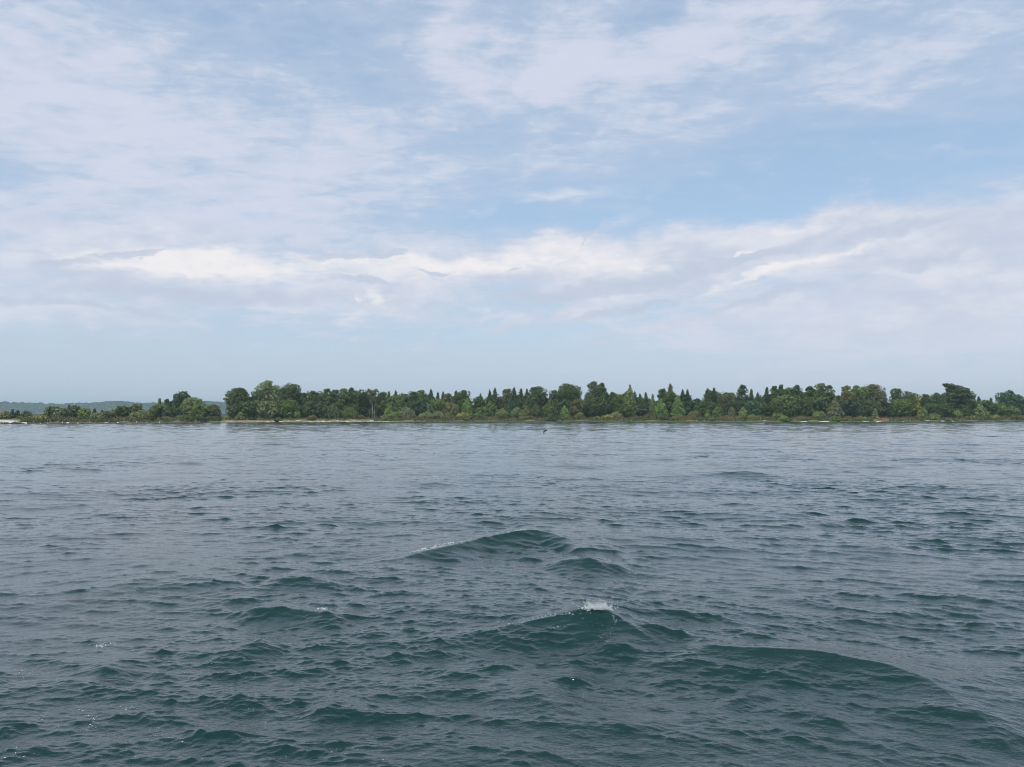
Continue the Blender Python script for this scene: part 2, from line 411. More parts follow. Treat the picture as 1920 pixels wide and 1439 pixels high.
def build_water():
    rows = [0.6, 1.5, 2.5, 3.5, 4.3]
    r = 4.9
    while r < 420:
        rows.append(r)
        foot = r * r / (CAM_H * 835)
        r += min(max(0.016, 0.4 * foot), 0.05 if r < 45 else (0.1 if r < 70 else (0.17 if r < 150 else 0.5)))
    while r < 6200:
        rows.append(r)
        r *= 1.05
    rows = np.array(rows)
    fine = np.linspace(-R(38), R(38), 1100)
    mid = np.linspace(R(38), R(82), 230)[1:]
    ang = np.concatenate([fine, mid, np.linspace(R(82), R(278), 70)[1:-1], 2 * math.pi - mid[::-1]])
    nr, na = len(rows), len(ang)
    A, RR = np.meshgrid(ang, rows)
    x = (RR * np.sin(A)).astype(np.float32)
    y = (RR * np.cos(A)).astype(np.float32)
    drow = np.gradient(rows)
    aa = np.abs((A + np.pi) % (2 * np.pi) - np.pi)
    dang = np.where(aa <= R(38.01), R(76) / 1100, np.where(aa <= R(82.01), R(44) / 230, R(196) / 70))
    dr = np.maximum(drow[:, None] * 1.0, 0.8 * dang * RR).astype(np.float32)
    h, dx, dy, lost = water_height(x, y, dr)
    verts = np.stack([x + dx, y + dy, h], -1).reshape(-1, 3)
    verts = np.vstack([verts, [[0, 0, 0]]])
    i = np.arange(nr - 1)[:, None] * na
    j = np.arange(na)[None, :]
    j2 = (j + 1) % na
    quads = np.stack([i + j, i + j2, i + na + j2, i + na + j], -1).reshape(-1, 4)[:, ::-1]
    me = mesh_np('water', verts, quads)
    at_ = me.attributes.new('lost', 'FLOAT', 'POINT')
    at_.data.foreach_set('value', np.append(lost.ravel(), 0).astype(np.float32))
    m, g = new_mat('water')
    tc = g.n('ShaderNodeTexCoord').outputs['Object']
    geo = g.n('ShaderNodeNewGeometry')
    lost_n = g.n('ShaderNodeAttribute', attribute_name='lost').outputs['Fac']
    # ripples too small for the mesh
    rip = g.noise(g.map(tc, rot=(0, 0, R(8)), sc=(1.0, 1.9, 1.0)), 17.0, 3.0, 0.55, 0.6).outputs[0]
    bump = g.n('ShaderNodeBump', {'Strength': 0.5, 'Distance': 0.012, 'Height': rip}).outputs[0]
    nz = g.noise(g.map(tc, sc=(0.5, 1.2, 1.0)), 2.6, 3.0, 0.6).outputs['Color']
    k = g.vm('MULTIPLY', g.vm('SUBTRACT', nz, (0.5, 0.5, 0.5)), (2.6, 4.6, 0.0))
    pert = g.vm('SCALE', k, lost_n)
    nrm = g.vm('NORMALIZE', g.vm('ADD', bump, pert))
    # shallow sandy water shows paler along the far shore
    shore = g.ramp(g.n('ShaderNodeSeparateXYZ', {0: tc}).outputs[1], 230.0, 345.0)
    shx = g.ramp(g.n('ShaderNodeSeparateXYZ', {0: tc}).outputs[0], -60.0, 60.0)
    patch = g.noise(tc, 0.02, 3.0).outputs[0]
    colr = g.mix(g.m('MULTIPLY', g.m('MULTIPLY', shore, shx), g.ramp(patch, 0.3, 0.7)), WATER_COL, (0.05, 0.13, 0.12, 1))
    b = g.n('ShaderNodeBsdfPrincipled', {'Base Color': colr, 'Roughness': 0.04, 'IOR': 1.6, 'Normal': nrm})
    g.n('ShaderNodeOutputMaterial', {0: b.outputs[0]})
    o = link('water', me, m)
    tag(o, kind='structure')
    return o

WATER_COL = (0.0035, 0.024, 0.0235, 1)
build_water()

# ------------------------------------------------------------------ land, beach, far hills
SHORE = [(-9000, 778.9), (-2500, 782.5), (-900, 790.0), (-200, 796.0), (0, 795.2), (60, 794.8), (100, 794.3), (200, 793.8), (300, 793.3), (420, 792.6), (600, 792.0),
         (760, 791.2), (960, 790.9), (1200, 791.0), (1440, 791.7), (1560, 792.0), (1700, 791.3), (1800, 790.6), (1920, 790.3),
         (2150, 790.0), (2900, 787.5), (4500, 782.5), (10500, 778.9)]
_sx = np.array([p[0] for p in SHORE], float)
_sy = np.array([on_level(p[0], p[1]).y for p in SHORE])
def shore_y(px):
    return np.interp(px, _sx, _sy)
def px_of(x, y):
    return CX + F * x / y            # near enough at this small pitch
def inland(x, y):
    px = px_of(x, y)
    wob = 1.6 * np.sin(px * 0.071) * np.sin(px * 0.013 + 1) + 0.7 * np.sin(px * 0.19 + 1.0) + 0.35 * np.sin(px * 0.53)
    return y - shore_y(px) + wob
def ground(x, y):
    t = inland(x, y)
    z = np.interp(t, [-30, -3, 0, 1.2, 3.5, 8, 20, 60, 400, 4000], [-3, -0.6, -0.02, 0.28, 0.75, 1.30, 1.6, 2.0, 3.0, 6.0])
    return z + 0.10 * np.sin(x * 0.31 + y * 0.17) * np.clip(t / 4, 0, 1) + 0.06 * np.sin(x * 1.1) * np.clip(t / 4, 0, 1)

def build_land():
    pxs = np.concatenate([np.linspace(-9000, -400, 60)[:-1], np.linspace(-400, 2350, 900), np.linspace(2350, 10500, 60)[1:]])
    ts = np.concatenate([np.linspace(-12, -2, 6)[:-1], np.linspace(-2, 14, 40), np.linspace(14, 80, 24)[1:], np.geomspace(80, 4200, 22)[1:]])
    PX, T = np.meshgrid(pxs, ts)
    Y = shore_y(PX) + T
    X = (PX - CX) / F * Y
    Z = ground(X, Y)
    nr, nc = PX.shape
    i = np.arange(nr - 1)[:, None] * nc + np.arange(nc - 1)[None, :]
    q = np.stack([i, i + 1, i + nc + 1, i + nc], -1).reshape(-1, 4)
    me = mesh_np('land', np.stack([X, Y, Z], -1).reshape(-1, 3), q)
    a = me.attributes.new('inland', 'FLOAT', 'POINT')
    a.data.foreach_set('value', inland(X, Y).ravel().astype(np.float32))
    a = me.attributes.new('beach', 'FLOAT', 'POINT')
    a.data.foreach_set('value', np.interp(PX, [380, 430, 700, 790], [0, 1, 1, 0]).ravel().astype(np.float32))
    m, g = new_mat('shore_ground')
    tc = g.n('ShaderNodeTexCoord').outputs['Object']
    t = g.n('ShaderNodeAttribute', attribute_name='inland').outputs['Fac']
    n1 = g.noise(tc, 0.35, 5.0, 0.6).outputs[0]
    n2 = g.noise(tc, 2.4, 4.0, 0.7).outputs[0]
    n3 = g.noise(tc, 0.05, 3.0, 0.5).outputs[0]
    tw = g.m('ADD', t, g.m('MULTIPLY', g.m('SUBTRACT', n1, 0.5), 4.5))
    peb = g.mix(g.ramp(n2, 0.4, 0.6), (0.16, 0.15, 0.12, 1), (0.50, 0.46, 0.38, 1))
    sand = g.mix(g.ramp(n3, 0.42, 0.58), (0.24, 0.205, 0.135, 1), (0.34, 0.295, 0.21, 1))
    grass = g.mix(g.ramp(n1, 0.35, 0.65), (0.24, 0.19, 0.10, 1), (0.13, 0.135, 0.055, 1))
    bch = g.n('ShaderNodeAttribute', attribute_name='beach').outputs['Fac']
    peb = g.mix(bch, g.mix(g.ramp(n2, 0.5, 0.75), (0.06, 0.06, 0.045, 1), (0.20, 0.19, 0.15, 1)), peb)
    sand = g.mix(bch, (0.11, 0.105, 0.06, 1), sand)
    grass = g.mix(bch, g.mix(g.ramp(n1, 0.35, 0.65), (0.18, 0.155, 0.08, 1), (0.10, 0.11, 0.045, 1)), grass)
    c = g.mix(g.ramp(tw, 0.6, 1.4), peb, sand)
    c = g.mix(g.ramp(tw, 0.9, 2.2), c, grass)
    c = g.mix(g.ramp(t, 0.18, 0.5), (0.045, 0.042, 0.036, 1), c)       # wet edge
    c = g.mix(g.ramp(t, 14, 26), c, (0.03, 0.035, 0.02, 1))             # leaf litter under the wood
    b = g.n('ShaderNodeBsdfPrincipled', {'Base Color': c, 'Roughness': 0.9})
    g.n('ShaderNodeOutputMaterial', {0: b.outputs[0]})
    tag(link('land', me, m), kind='structure')

HILL_D = 2500.0
HILL_TOP = [(-1500, 762), (-500, 757), (0, 755.5), (40, 757), (80, 759), (130, 758.8), (170, 757), (205, 753.5), (222, 753.5), (240, 755.5), (300, 757),
            (340, 755), (380, 755), (430, 756), (520, 757), (700, 760), (900, 764), (1200, 768), (1500, 768), (2000, 767), (3500, 766)]
def build_hills():
    pxs = np.linspace(-1500, 3500, 1700)
    top = np.interp(pxs, [p[0] for p in HILL_TOP], [p[1] for p in HILL_TOP])
    w = np.hanning(15); w /= w.sum()
    top = np.convolve(np.pad(top, 7, mode='edge'), w, mode='valid')
    H = CAM_H + (777.0 - top) / F * HILL_D
    rows = np.linspace(0, 1, 46)
    PX, V = np.meshgrid(pxs, rows)
    Y = HILL_D - 410 + 600 * V
    X = (PX - CX) / F * Y
    prof = np.interp(V, [0, 0.25, 0.69, 1.0], [0.02, 0.42, 1.0, 0.75])
    Z = H[None, :] * prof
    rng = np.random.default_rng(5)
    Z = Z * (1 + 0.05 * np.sin(X * 0.012 + 2 * np.sin(Y * 0.01))) if False else Z
    bump = rng.random(PX.shape) ** 1.5 * 5.0 + 2.5 * np.sin(X * 0.031 + Y * 0.017) * np.sin(X * 0.019 - Y * 0.03)
    Z = Z + bump * np.clip(prof, 0, 1)
    Z[0] = -0.5
    nr, nc = PX.shape
    i = np.arange(nr - 1)[:, None] * nc + np.arange(nc - 1)[None, :]
    q = np.stack([i, i + 1, i + nc + 1, i + nc], -1).reshape(-1, 4)
    me = mesh_np('hills', np.stack([X, Y, Z], -1).reshape(-1, 3), q, smooth=False)
    m, g = new_mat('wooded_hill')
    tc = g.n('ShaderNodeTexCoord').outputs['Object']
    n = g.noise(tc, 0.045, 5.0, 0.7).outputs[0]
    n2 = g.noise(g.map(tc, sc=(1, 0.5, 4)), 0.008, 3.0).outputs[0]
    c = g.mix(g.ramp(n, 0.40, 0.60), (0.006, 0.018, 0.010, 1), (0.062, 0.095, 0.045, 1))
    c = g.mix(g.ramp(n2, 0.5, 0.7), c, (0.030, 0.055, 0.028, 1))
    b = g.n('ShaderNodeBsdfPrincipled', {'Base Color': c, 'Roughness': 0.95})
    g.n('ShaderNodeOutputMaterial', {0: b.outputs[0]})
    tag(link('hills', me, m), kind='structure')

build_land()
build_hills()

# ------------------------------------------------------------------ foliage materials
def leaf_mat(name, c, trans=0.36):
    m, g = new_mat(name)
    tc = g.n('ShaderNodeTexCoord').outputs['Object']
    info = g.n('ShaderNodeObjectInfo').outputs['Random']
    n = g.noise(tc, 0.9, 3.0, 0.6).outputs[0]
    fine = g.n('ShaderNodeTexWhiteNoise', {'Vector': g.vm('SCALE', tc, 1.6)}).outputs[0]
    hsv = g.n('ShaderNodeHueSaturation', {'Hue': g.m('ADD', 0.49, g.m('MULTIPLY', n, 0.02)), 'Saturation': g.m('ADD', 0.85, g.m('MULTIPLY', info, 0.25)),
                                          'Value': g.m('ADD', 0.55, g.m('ADD', g.m('MULTIPLY', n, 0.5), g.m('MULTIPLY', fine, 0.4))), 'Color': (*c, 1)}).outputs[0]
    d = g.n('ShaderNodeBsdfPrincipled', {'Base Color': hsv, 'Roughness': 0.6, 'Specular IOR Level': 0.25})
    t = g.n('ShaderNodeBsdfTranslucent', {'Color': hsv})
    mx = g.n('ShaderNodeMixShader', {0: trans, 1: d.outputs[0], 2: t.outputs[0]})
    g.n('ShaderNodeOutputMaterial', {0: mx.outputs[0]})
    return m

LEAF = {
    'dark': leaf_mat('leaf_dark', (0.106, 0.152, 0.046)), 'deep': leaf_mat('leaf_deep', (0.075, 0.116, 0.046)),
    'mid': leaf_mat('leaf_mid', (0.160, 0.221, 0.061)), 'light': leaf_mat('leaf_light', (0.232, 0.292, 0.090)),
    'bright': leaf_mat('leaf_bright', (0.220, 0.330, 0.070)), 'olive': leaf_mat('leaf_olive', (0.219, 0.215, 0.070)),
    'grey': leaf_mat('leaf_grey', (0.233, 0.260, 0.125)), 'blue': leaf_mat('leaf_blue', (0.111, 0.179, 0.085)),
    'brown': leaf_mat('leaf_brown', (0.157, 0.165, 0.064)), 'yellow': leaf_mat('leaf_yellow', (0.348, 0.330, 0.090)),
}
def bark_mat(name, c1, c2):
    m, g = new_mat(name)
    tc = g.n('ShaderNodeTexCoord').outputs['Object']
    n = g.noise(g.map(tc, sc=(3, 3, 0.8)), 3.0, 4.0, 0.6).outputs[0]
    b = g.n('ShaderNodeBsdfPrincipled', {'Base Color': g.mix(g.ramp(n, 0.35, 0.65), (*c1, 1), (*c2, 1)), 'Roughness': 0.9})
    g.n('ShaderNodeOutputMaterial', {0: b.outputs[0]})
    return m
BARK = {'brown': bark_mat('bark_brown', (0.05, 0.04, 0.03), (0.11, 0.09, 0.07)), 'white': bark_mat('bark_white', (0.24, 0.23, 0.20), (0.40, 0.38, 0.35)),
        'grey': bark_mat('bark_grey', (0.22, 0.21, 0.19), (0.36, 0.35, 0.32))}

# ------------------------------------------------------------------ tree builders (local metres, base at 0, height h, width w)
def cards(rng, c, rad, n, size, flat=0.0, shell=0.68):
    d = rng.standard_normal((n, 3)); d /= np.linalg.norm(d, axis=1)[:, None]
    u = shell + (1.12 - shell) * rng.random(n)
    p = np.asarray(c) + d * np.asarray(rad) * u[:, None]
    nn = d / np.asarray(rad); nn /= np.linalg.norm(nn, axis=1)[:, None]
    nn = nn + rng.standard_normal((n, 3)) * 0.5
    nn[:, 2] += 0.15 + flat
    nn /= np.linalg.norm(nn, axis=1)[:, None]
    t = np.cross(nn, rng.standard_normal((n, 3))); t /= np.linalg.norm(t, axis=1)[:, None]
    b = np.cross(nn, t)
    s = (size * (0.55 + 0.9 * rng.random(n)))[:, None]
    k = 0.45 + 0.4 * rng.random(n)[:, None]
    return np.stack([p - t * s, p - b * s * k, p + t * s, p + b * s * k], 1).reshape(-1, 3)

def tube(path, radii, sides=6):
    """Verts and quads of a tapered tube along a list of points."""
    V, Q = [], []
    path = [Vector(p) for p in path]
    for i, p in enumerate(path):
        d = (path[min(i + 1, len(path) - 1)] - path[max(i - 1, 0)]).normalized()
        a = d.orthogonal().normalized(); b = d.cross(a)
        for k in range(sides):
            th = 2 * math.pi * k / sides
            V.append(p + (a * math.cos(th) + b * math.sin(th)) * radii[i])
    for i in range(len(path) - 1):
        for k in range(sides):
            k2 = (k + 1) % sides
            Q.append((i * sides + k, i * sides + k2, (i + 1) * sides + k2, (i + 1) * sides + k))
    return V, Q

def tubes_mesh(name, items, sides=6):
    V, Q = [], []
    for path, radii in items:
        v, q = tube(path, radii, sides)
        Q += [tuple(i + len(V) for i in f) for f in q]
        V += v
    return mesh_np(name, [tuple(v) for v in V], Q)

def limbs(rng, h, w, r0, base=0.25, n=6, top=0.92, lean=0.0, up=0.55):
    items = []
    pts = [(lean * h * t ** 2 + 0.02 * h * math.sin(5 * t + h), 0.02 * h * math.sin(4 * t + w), h * t) for t in np.linspace(0, top, 7)]
    items.append((pts, [r0 * (1.25 - t * 1.1) for t in np.linspace(0, 1, 7)]))
    for k in range(n):
        t = base + (0.85 - base) * (k + 0.5) / n
        a = rng.random() * 6.28
        L = w * 0.42 * (1 - 0.5 * t) * (0.7 + 0.5 * rng.random())
        b = Vector((lean * h * t ** 2, 0, h * t))
        e = b + Vector((math.cos(a) * L, math.sin(a) * L, L * up))
        items.append(([b, b.lerp(e, 0.5) + Vector((0, 0, -0.06 * L)), e], [r0 * (0.6 - 0.35 * t), r0 * 0.3, r0 * 0.1]))
    return items

def crown_oak(rng, h, w, lobes=17, low=0.06, smooth=False, size=0.42, squash=1.0):
    V = []
    rx, rz = w / 2, h * (1 - low) / 2
    zc = h * low + rz
    lob = []
    wlow = max(w, 0.55 * h)
    for k in range(lobes):
        z = -0.9 + 1.8 * (k + 0.5) / lobes
        a = k * 2.4 + rng.random() * 0.9
        prof = math.sqrt(max(0.0, 1 - z * z)) if z > 0 else math.sqrt(max(0.05, 1 - 0.55 * z * z))
        q = prof * (0.42 + 0.36 * rng.random())
        wz = w + (wlow - w) * min(1.0, max(0.0, (0.30 - z) / 0.6))
        rx = wz / 2
        s = (0.24 + 0.14 * rng.random()) * (1.15 if smooth else 1.0)
        r = s * min(wz, h) * 0.9
        if smooth: q *= 0.9
        jit = 0 if smooth else 0.07
        lob.append((rx * q * math.cos(a), rx * q * math.sin(a), zc + rz * (z * 0.80) + jit * h * (rng.random() - 0.5), r))
    # a few small tufts at the top make the outline uneven
    if not smooth:
        for k in range(4):
            a = rng.random() * 6.28
            q = 0.45 * rng.random()
            lob.append((rx * q * math.cos(a), w / 2 * q * math.sin(a) * 0.6, h - 0.07 * h - 0.16 * h * q * rng.random(), 0.10 * w + 0.3))
    tops = max(z + r * 0.85 for (_, _, z, r) in lob)
    for (x, y, z, r) in lob:
        z = z - max(0, z + r * 0.85 - h)
        n = int(16 + 10.5 * r * r / (size * size) * 0.42)
        V.append(cards(rng, (x, y, z), (r, r, r * 0.80 * squash), n, size))
    return np.vstack(V)

def crown_cone(rng, h, w, size=0.36, droop=0.28, low=0.05, power=0.80):
    V = []
    z = h * low
    while z < h * 0.97:
        t = z / h
        r = (w / 2) * max(0.03, (1 - t)) ** power * (0.8 + 0.35 * rng.random())
        nb = 5 + int(5 * (1 - t))
        a0 = rng.random() * 6.28
        for b in range(nb):
            a = a0 + 6.28 * b / nb + 0.4 * rng.random()
            rr = r * (0.55 + 0.65 * rng.random())
            for s in (0.35, 0.75):
                c = (rr * s * math.cos(a), rr * s * math.sin(a), z - droop * rr * s + 0.15 * rng.random())
                V.append(cards(rng, c, (0.30 * rr + 0.26, 0.30 * rr + 0.26, 0.16 * rr + 0.26), int(5 + 5 * rr), size * (0.55 + 0.5 * (1 - t)), flat=0.5))
        z += 0.34 + 0.045 * h * (1 - t) * 0.9
    V.append(cards(rng, (0, 0, h * 0.97), (0.1, 0.1, 0.05 * h), 14, 0.20))
    return np.vstack(V)

def crown_aspen(rng, h, w, size=0.40, low=0.04):
    V = []
    n = 20
    for k in range(n):
        t = low + (0.96 - low) * (k + 0.5) / n
        prof = math.sin(min(1.0, (1 - t) * 1.25) * math.pi / 2) * (0.55 + 0.45 * min(1, t * 5))
        r = 0.5 * w * prof
        a = k * 2.4
        rl = max(0.35, 0.55 * r)
        V.append(cards(rng, (0.5 * r * math.cos(a), 0.5 * r * math.sin(a), h * t - 0.2 * rl), (rl, rl, rl * 1.05 + 0.02 * h), int(14 + 5.5 * rl * rl / (size * size)), size))
    V.append(cards(rng, (0, 0, h * 0.955), (0.05 * w + 0.15, 0.05 * w + 0.15, 0.045 * h), 16, size * 0.7))
    return np.vstack(V)

def crown_pine(rng, h, w, size=0.40):
    """Wind-bent crown: flat layered masses, cut away on the windward side."""
    V = []
    lay = [(-0.36, 0.98, 0.10), (-0.22, 0.965, 0.16), (-0.05, 0.93, 0.20), (0.12, 0.86, 0.20), (-0.33, 0.84, 0.09), (-0.12, 0.83, 0.22), (0.24, 0.78, 0.18),
           (-0.20, 0.72, 0.20), (0.08, 0.72, 0.26), (0.36, 0.68, 0.15), (-0.30, 0.60, 0.18), (-0.05, 0.58, 0.28), (0.26, 0.56, 0.24), (0.45, 0.58, 0.10),
           (-0.25, 0.44, 0.24), (0.05, 0.42, 0.30), (0.36, 0.42, 0.24), (-0.20, 0.27, 0.26), (0.12, 0.25, 0.30), (0.38, 0.25, 0.22), (-0.1, 0.10, 0.28), (0.25, 0.10, 0.26)]
    for (fx, fz, fr) in lay:
        r = fr * w
        for k in range(3):
            a = rng.random() * 6.28
            rr = r * (0.5 + 0.3 * rng.random())
            V.append(cards(rng, (fx * w + 0.5 * r * math.cos(a), 0.6 * r * math.sin(a), fz * h - rr * 0.45), (rr, rr, rr * 0.55), int(18 + 4.2 * rr * rr / (size * size)), size, flat=0.3))
    return np.vstack(V)

def crown_shrub(rng, h, w, size=0.30):
    V = []
    n = max(5, int(4 + w * 1.1))
    for k in range(n):
        x = (-0.5 + (k + 0.5) / n) * w * 0.78
        top = h * (1 - 0.55 * (2 * abs(x) / w) ** 2) * (0.72 + 0.30 * rng.random())
        if k == n // 2: top = h
        r = min(0.55 * top, 0.24 * w + 0.25) * (0.85 + 0.3 * rng.random())
        y = (rng.random() - 0.5) * w * 0.4
        V.append(cards(rng, (x, y, max(0.45 * top, top - r)), (r, r, max(r * 0.9, 0.5 * top)), int(16 + 8 * r * r / (size * size)), size))
        # upright sprays
        V.append(cards(rng, (x + 0.3 * r, y, top * 0.97), (0.25 * r, 0.25 * r, 0.18 * top), 8, size * 0.7))
    v = np.vstack(V)
    v[:, 2] = np.maximum(v[:, 2], 0.02)
    return v

def crown_birch(rng, h, w, size=0.40):
    V = []
    for k in range(11):
        a = k * 2.4; t = 0.62 + 0.34 * rng.random()
        q = 0.32 * w * rng.random()
        r = (0.14 + 0.08 * rng.random()) * w
        V.append(cards(rng, (q * math.cos(a), q * math.sin(a), h * t - r * 0.3), (r, r, r), int(14 + 4.5 * r * r / (size * size)), size))
    for k in range(5):
        V.append(cards(rng, ((rng.random() - 0.5) * w * 0.8, 0.4 + rng.random(), h * 0.18 * rng.random() + 0.6), (0.16 * w, 0.16 * w, 0.10 * h), 22, size))
    return np.vstack(V)

def quads(v):
    return np.arange(len(v)).reshape(-1, 4)

NAMES = {'oak': ('broadleaf_tree', 'tree', 'broadleaf trees along the shore'), 'dome': ('broadleaf_tree', 'tree', 'broadleaf trees along the shore'),
         'cone': ('conifer_tree', 'conifer', 'conifers along the shore'), 'aspen': ('aspen_tree', 'tree', 'slender trees along the shore'),
         'pine': ('pine_tree', 'pine', None), 'shrub': ('shrub', 'shrub', 'shrubs along the shore'), 'birch': ('birch_tree', 'birch', None),
         'bare': ('dead_tree', 'dead tree', 'dead trees along the shore'), 'snag': ('dead_tree', 'dead tree', 'dead trees along the shore')}

def plant(px, top, wpx, kind, leaf, back, label, seed):
    Y = float(shore_y(px)) + back
    x = (px - CX) / F * Y
    z = float(ground(x, Y)) - 0.05
    h = max(0.5, at(px, top, Y).z - z)
    w = wpx / F * Y
    rng = np.random.default_rng(seed)
    name, cat, grp = NAMES[kind]
    root = bpy.data.objects.new(name, None)
    root.empty_display_size = 0.3
    COL.objects.link(root)
    root.location = (x, Y, z)
    root.rotation_euler = (0, 0, 0)
    tag(root, label, cat, grp)
    bark = BARK['brown']
    crown = None
    if kind in ('oak', 'dome'):
        w *= 1.06
        if wpx <= 20: w *= 1.3
        crown = crown_oak(rng, h, w, 15 if kind == 'oak' else 20, 0.05, kind == 'dome')
        tr = limbs(rng, h, w, 0.018 * h + 0.05)
    elif kind == 'cone':
        w = max(w * 1.5, (0.46 + 0.14 * rng.random()) * h)
        h *= 0.97 + 0.03 * rng.random()
        crown = crown_cone(rng, h, w * 1.1)
        tr = limbs(rng, h, w, 0.014 * h + 0.04, n=5, top=0.96, up=-0.1)
    elif kind == 'aspen':
        crown = crown_aspen(rng, h, w)
        tr = limbs(rng, h, w, 0.012 * h + 0.04, up=0.9)
    elif kind == 'pine':
        crown = crown_pine(rng, h, w)
        tr = limbs(rng, h, w, 0.35, lean=-0.08, n=9)
    elif kind == 'shrub':
        crown = crown_shrub(rng, h, w)
        tr = [([(0, 0, -0.1), (q * w, 0.05, 0.4 * h), (q * 1.7 * w, 0.1, 0.75 * h)], [0.05, 0.04, 0.015]) for q in (-0.2, -0.08, 0.05, 0.18)]
    elif kind == 'birch':
        crown = crown_birch(rng, h, w * 1.35)
        bark = BARK['white']
        tr = [([(-0.12 * w, -0.5, 0), (-0.08 * w, -0.5, 0.4 * h), (-0.02 * w, -0.4, 0.93 * h)], [0.12, 0.10, 0.04]),
              ([(0.08 * w, -0.4, 0), (0.10 * w, -0.5, 0.42 * h), (0.20 * w, -0.4, 0.86 * h)], [0.10, 0.08, 0.03]),
              ([(0.10 * w, -0.5, 0.42 * h), (0.24 * w, -0.5, 0.6 * h), (0.3 * w, -0.4, 0.76 * h)], [0.08, 0.07, 0.03])]
    elif kind == 'bare':
        bark = BARK['grey'] if leaf != 'white' else BARK['white']
        tr = limbs(rng, h, w * 1.5, 0.02 * h + 0.03, base=0.15, n=16, top=1.0, up=1.1)
    elif kind == 'snag':
        bark = BARK['white']
        tr = [([(0, 0, 0), (0.05, 0, 0.5 * h), (-0.02 * h, 0, h)], [0.26, 0.20, 0.07]), ([(0.03, 0, 0.72 * h), (0.35, 0, 0.80 * h), (0.4, 0, 0.95 * h)], [0.12, 0.09, 0.04])]
    link('stems' if kind == 'shrub' else 'trunk', tubes_mesh(name + '_trunk', tr, 5), bark, root)
    if crown is not None:
        link('foliage' if kind == 'shrub' else 'crown', mesh_np(name + '_crown', crown, quads(crown), smooth=False), LEAF[leaf], root)
    return root

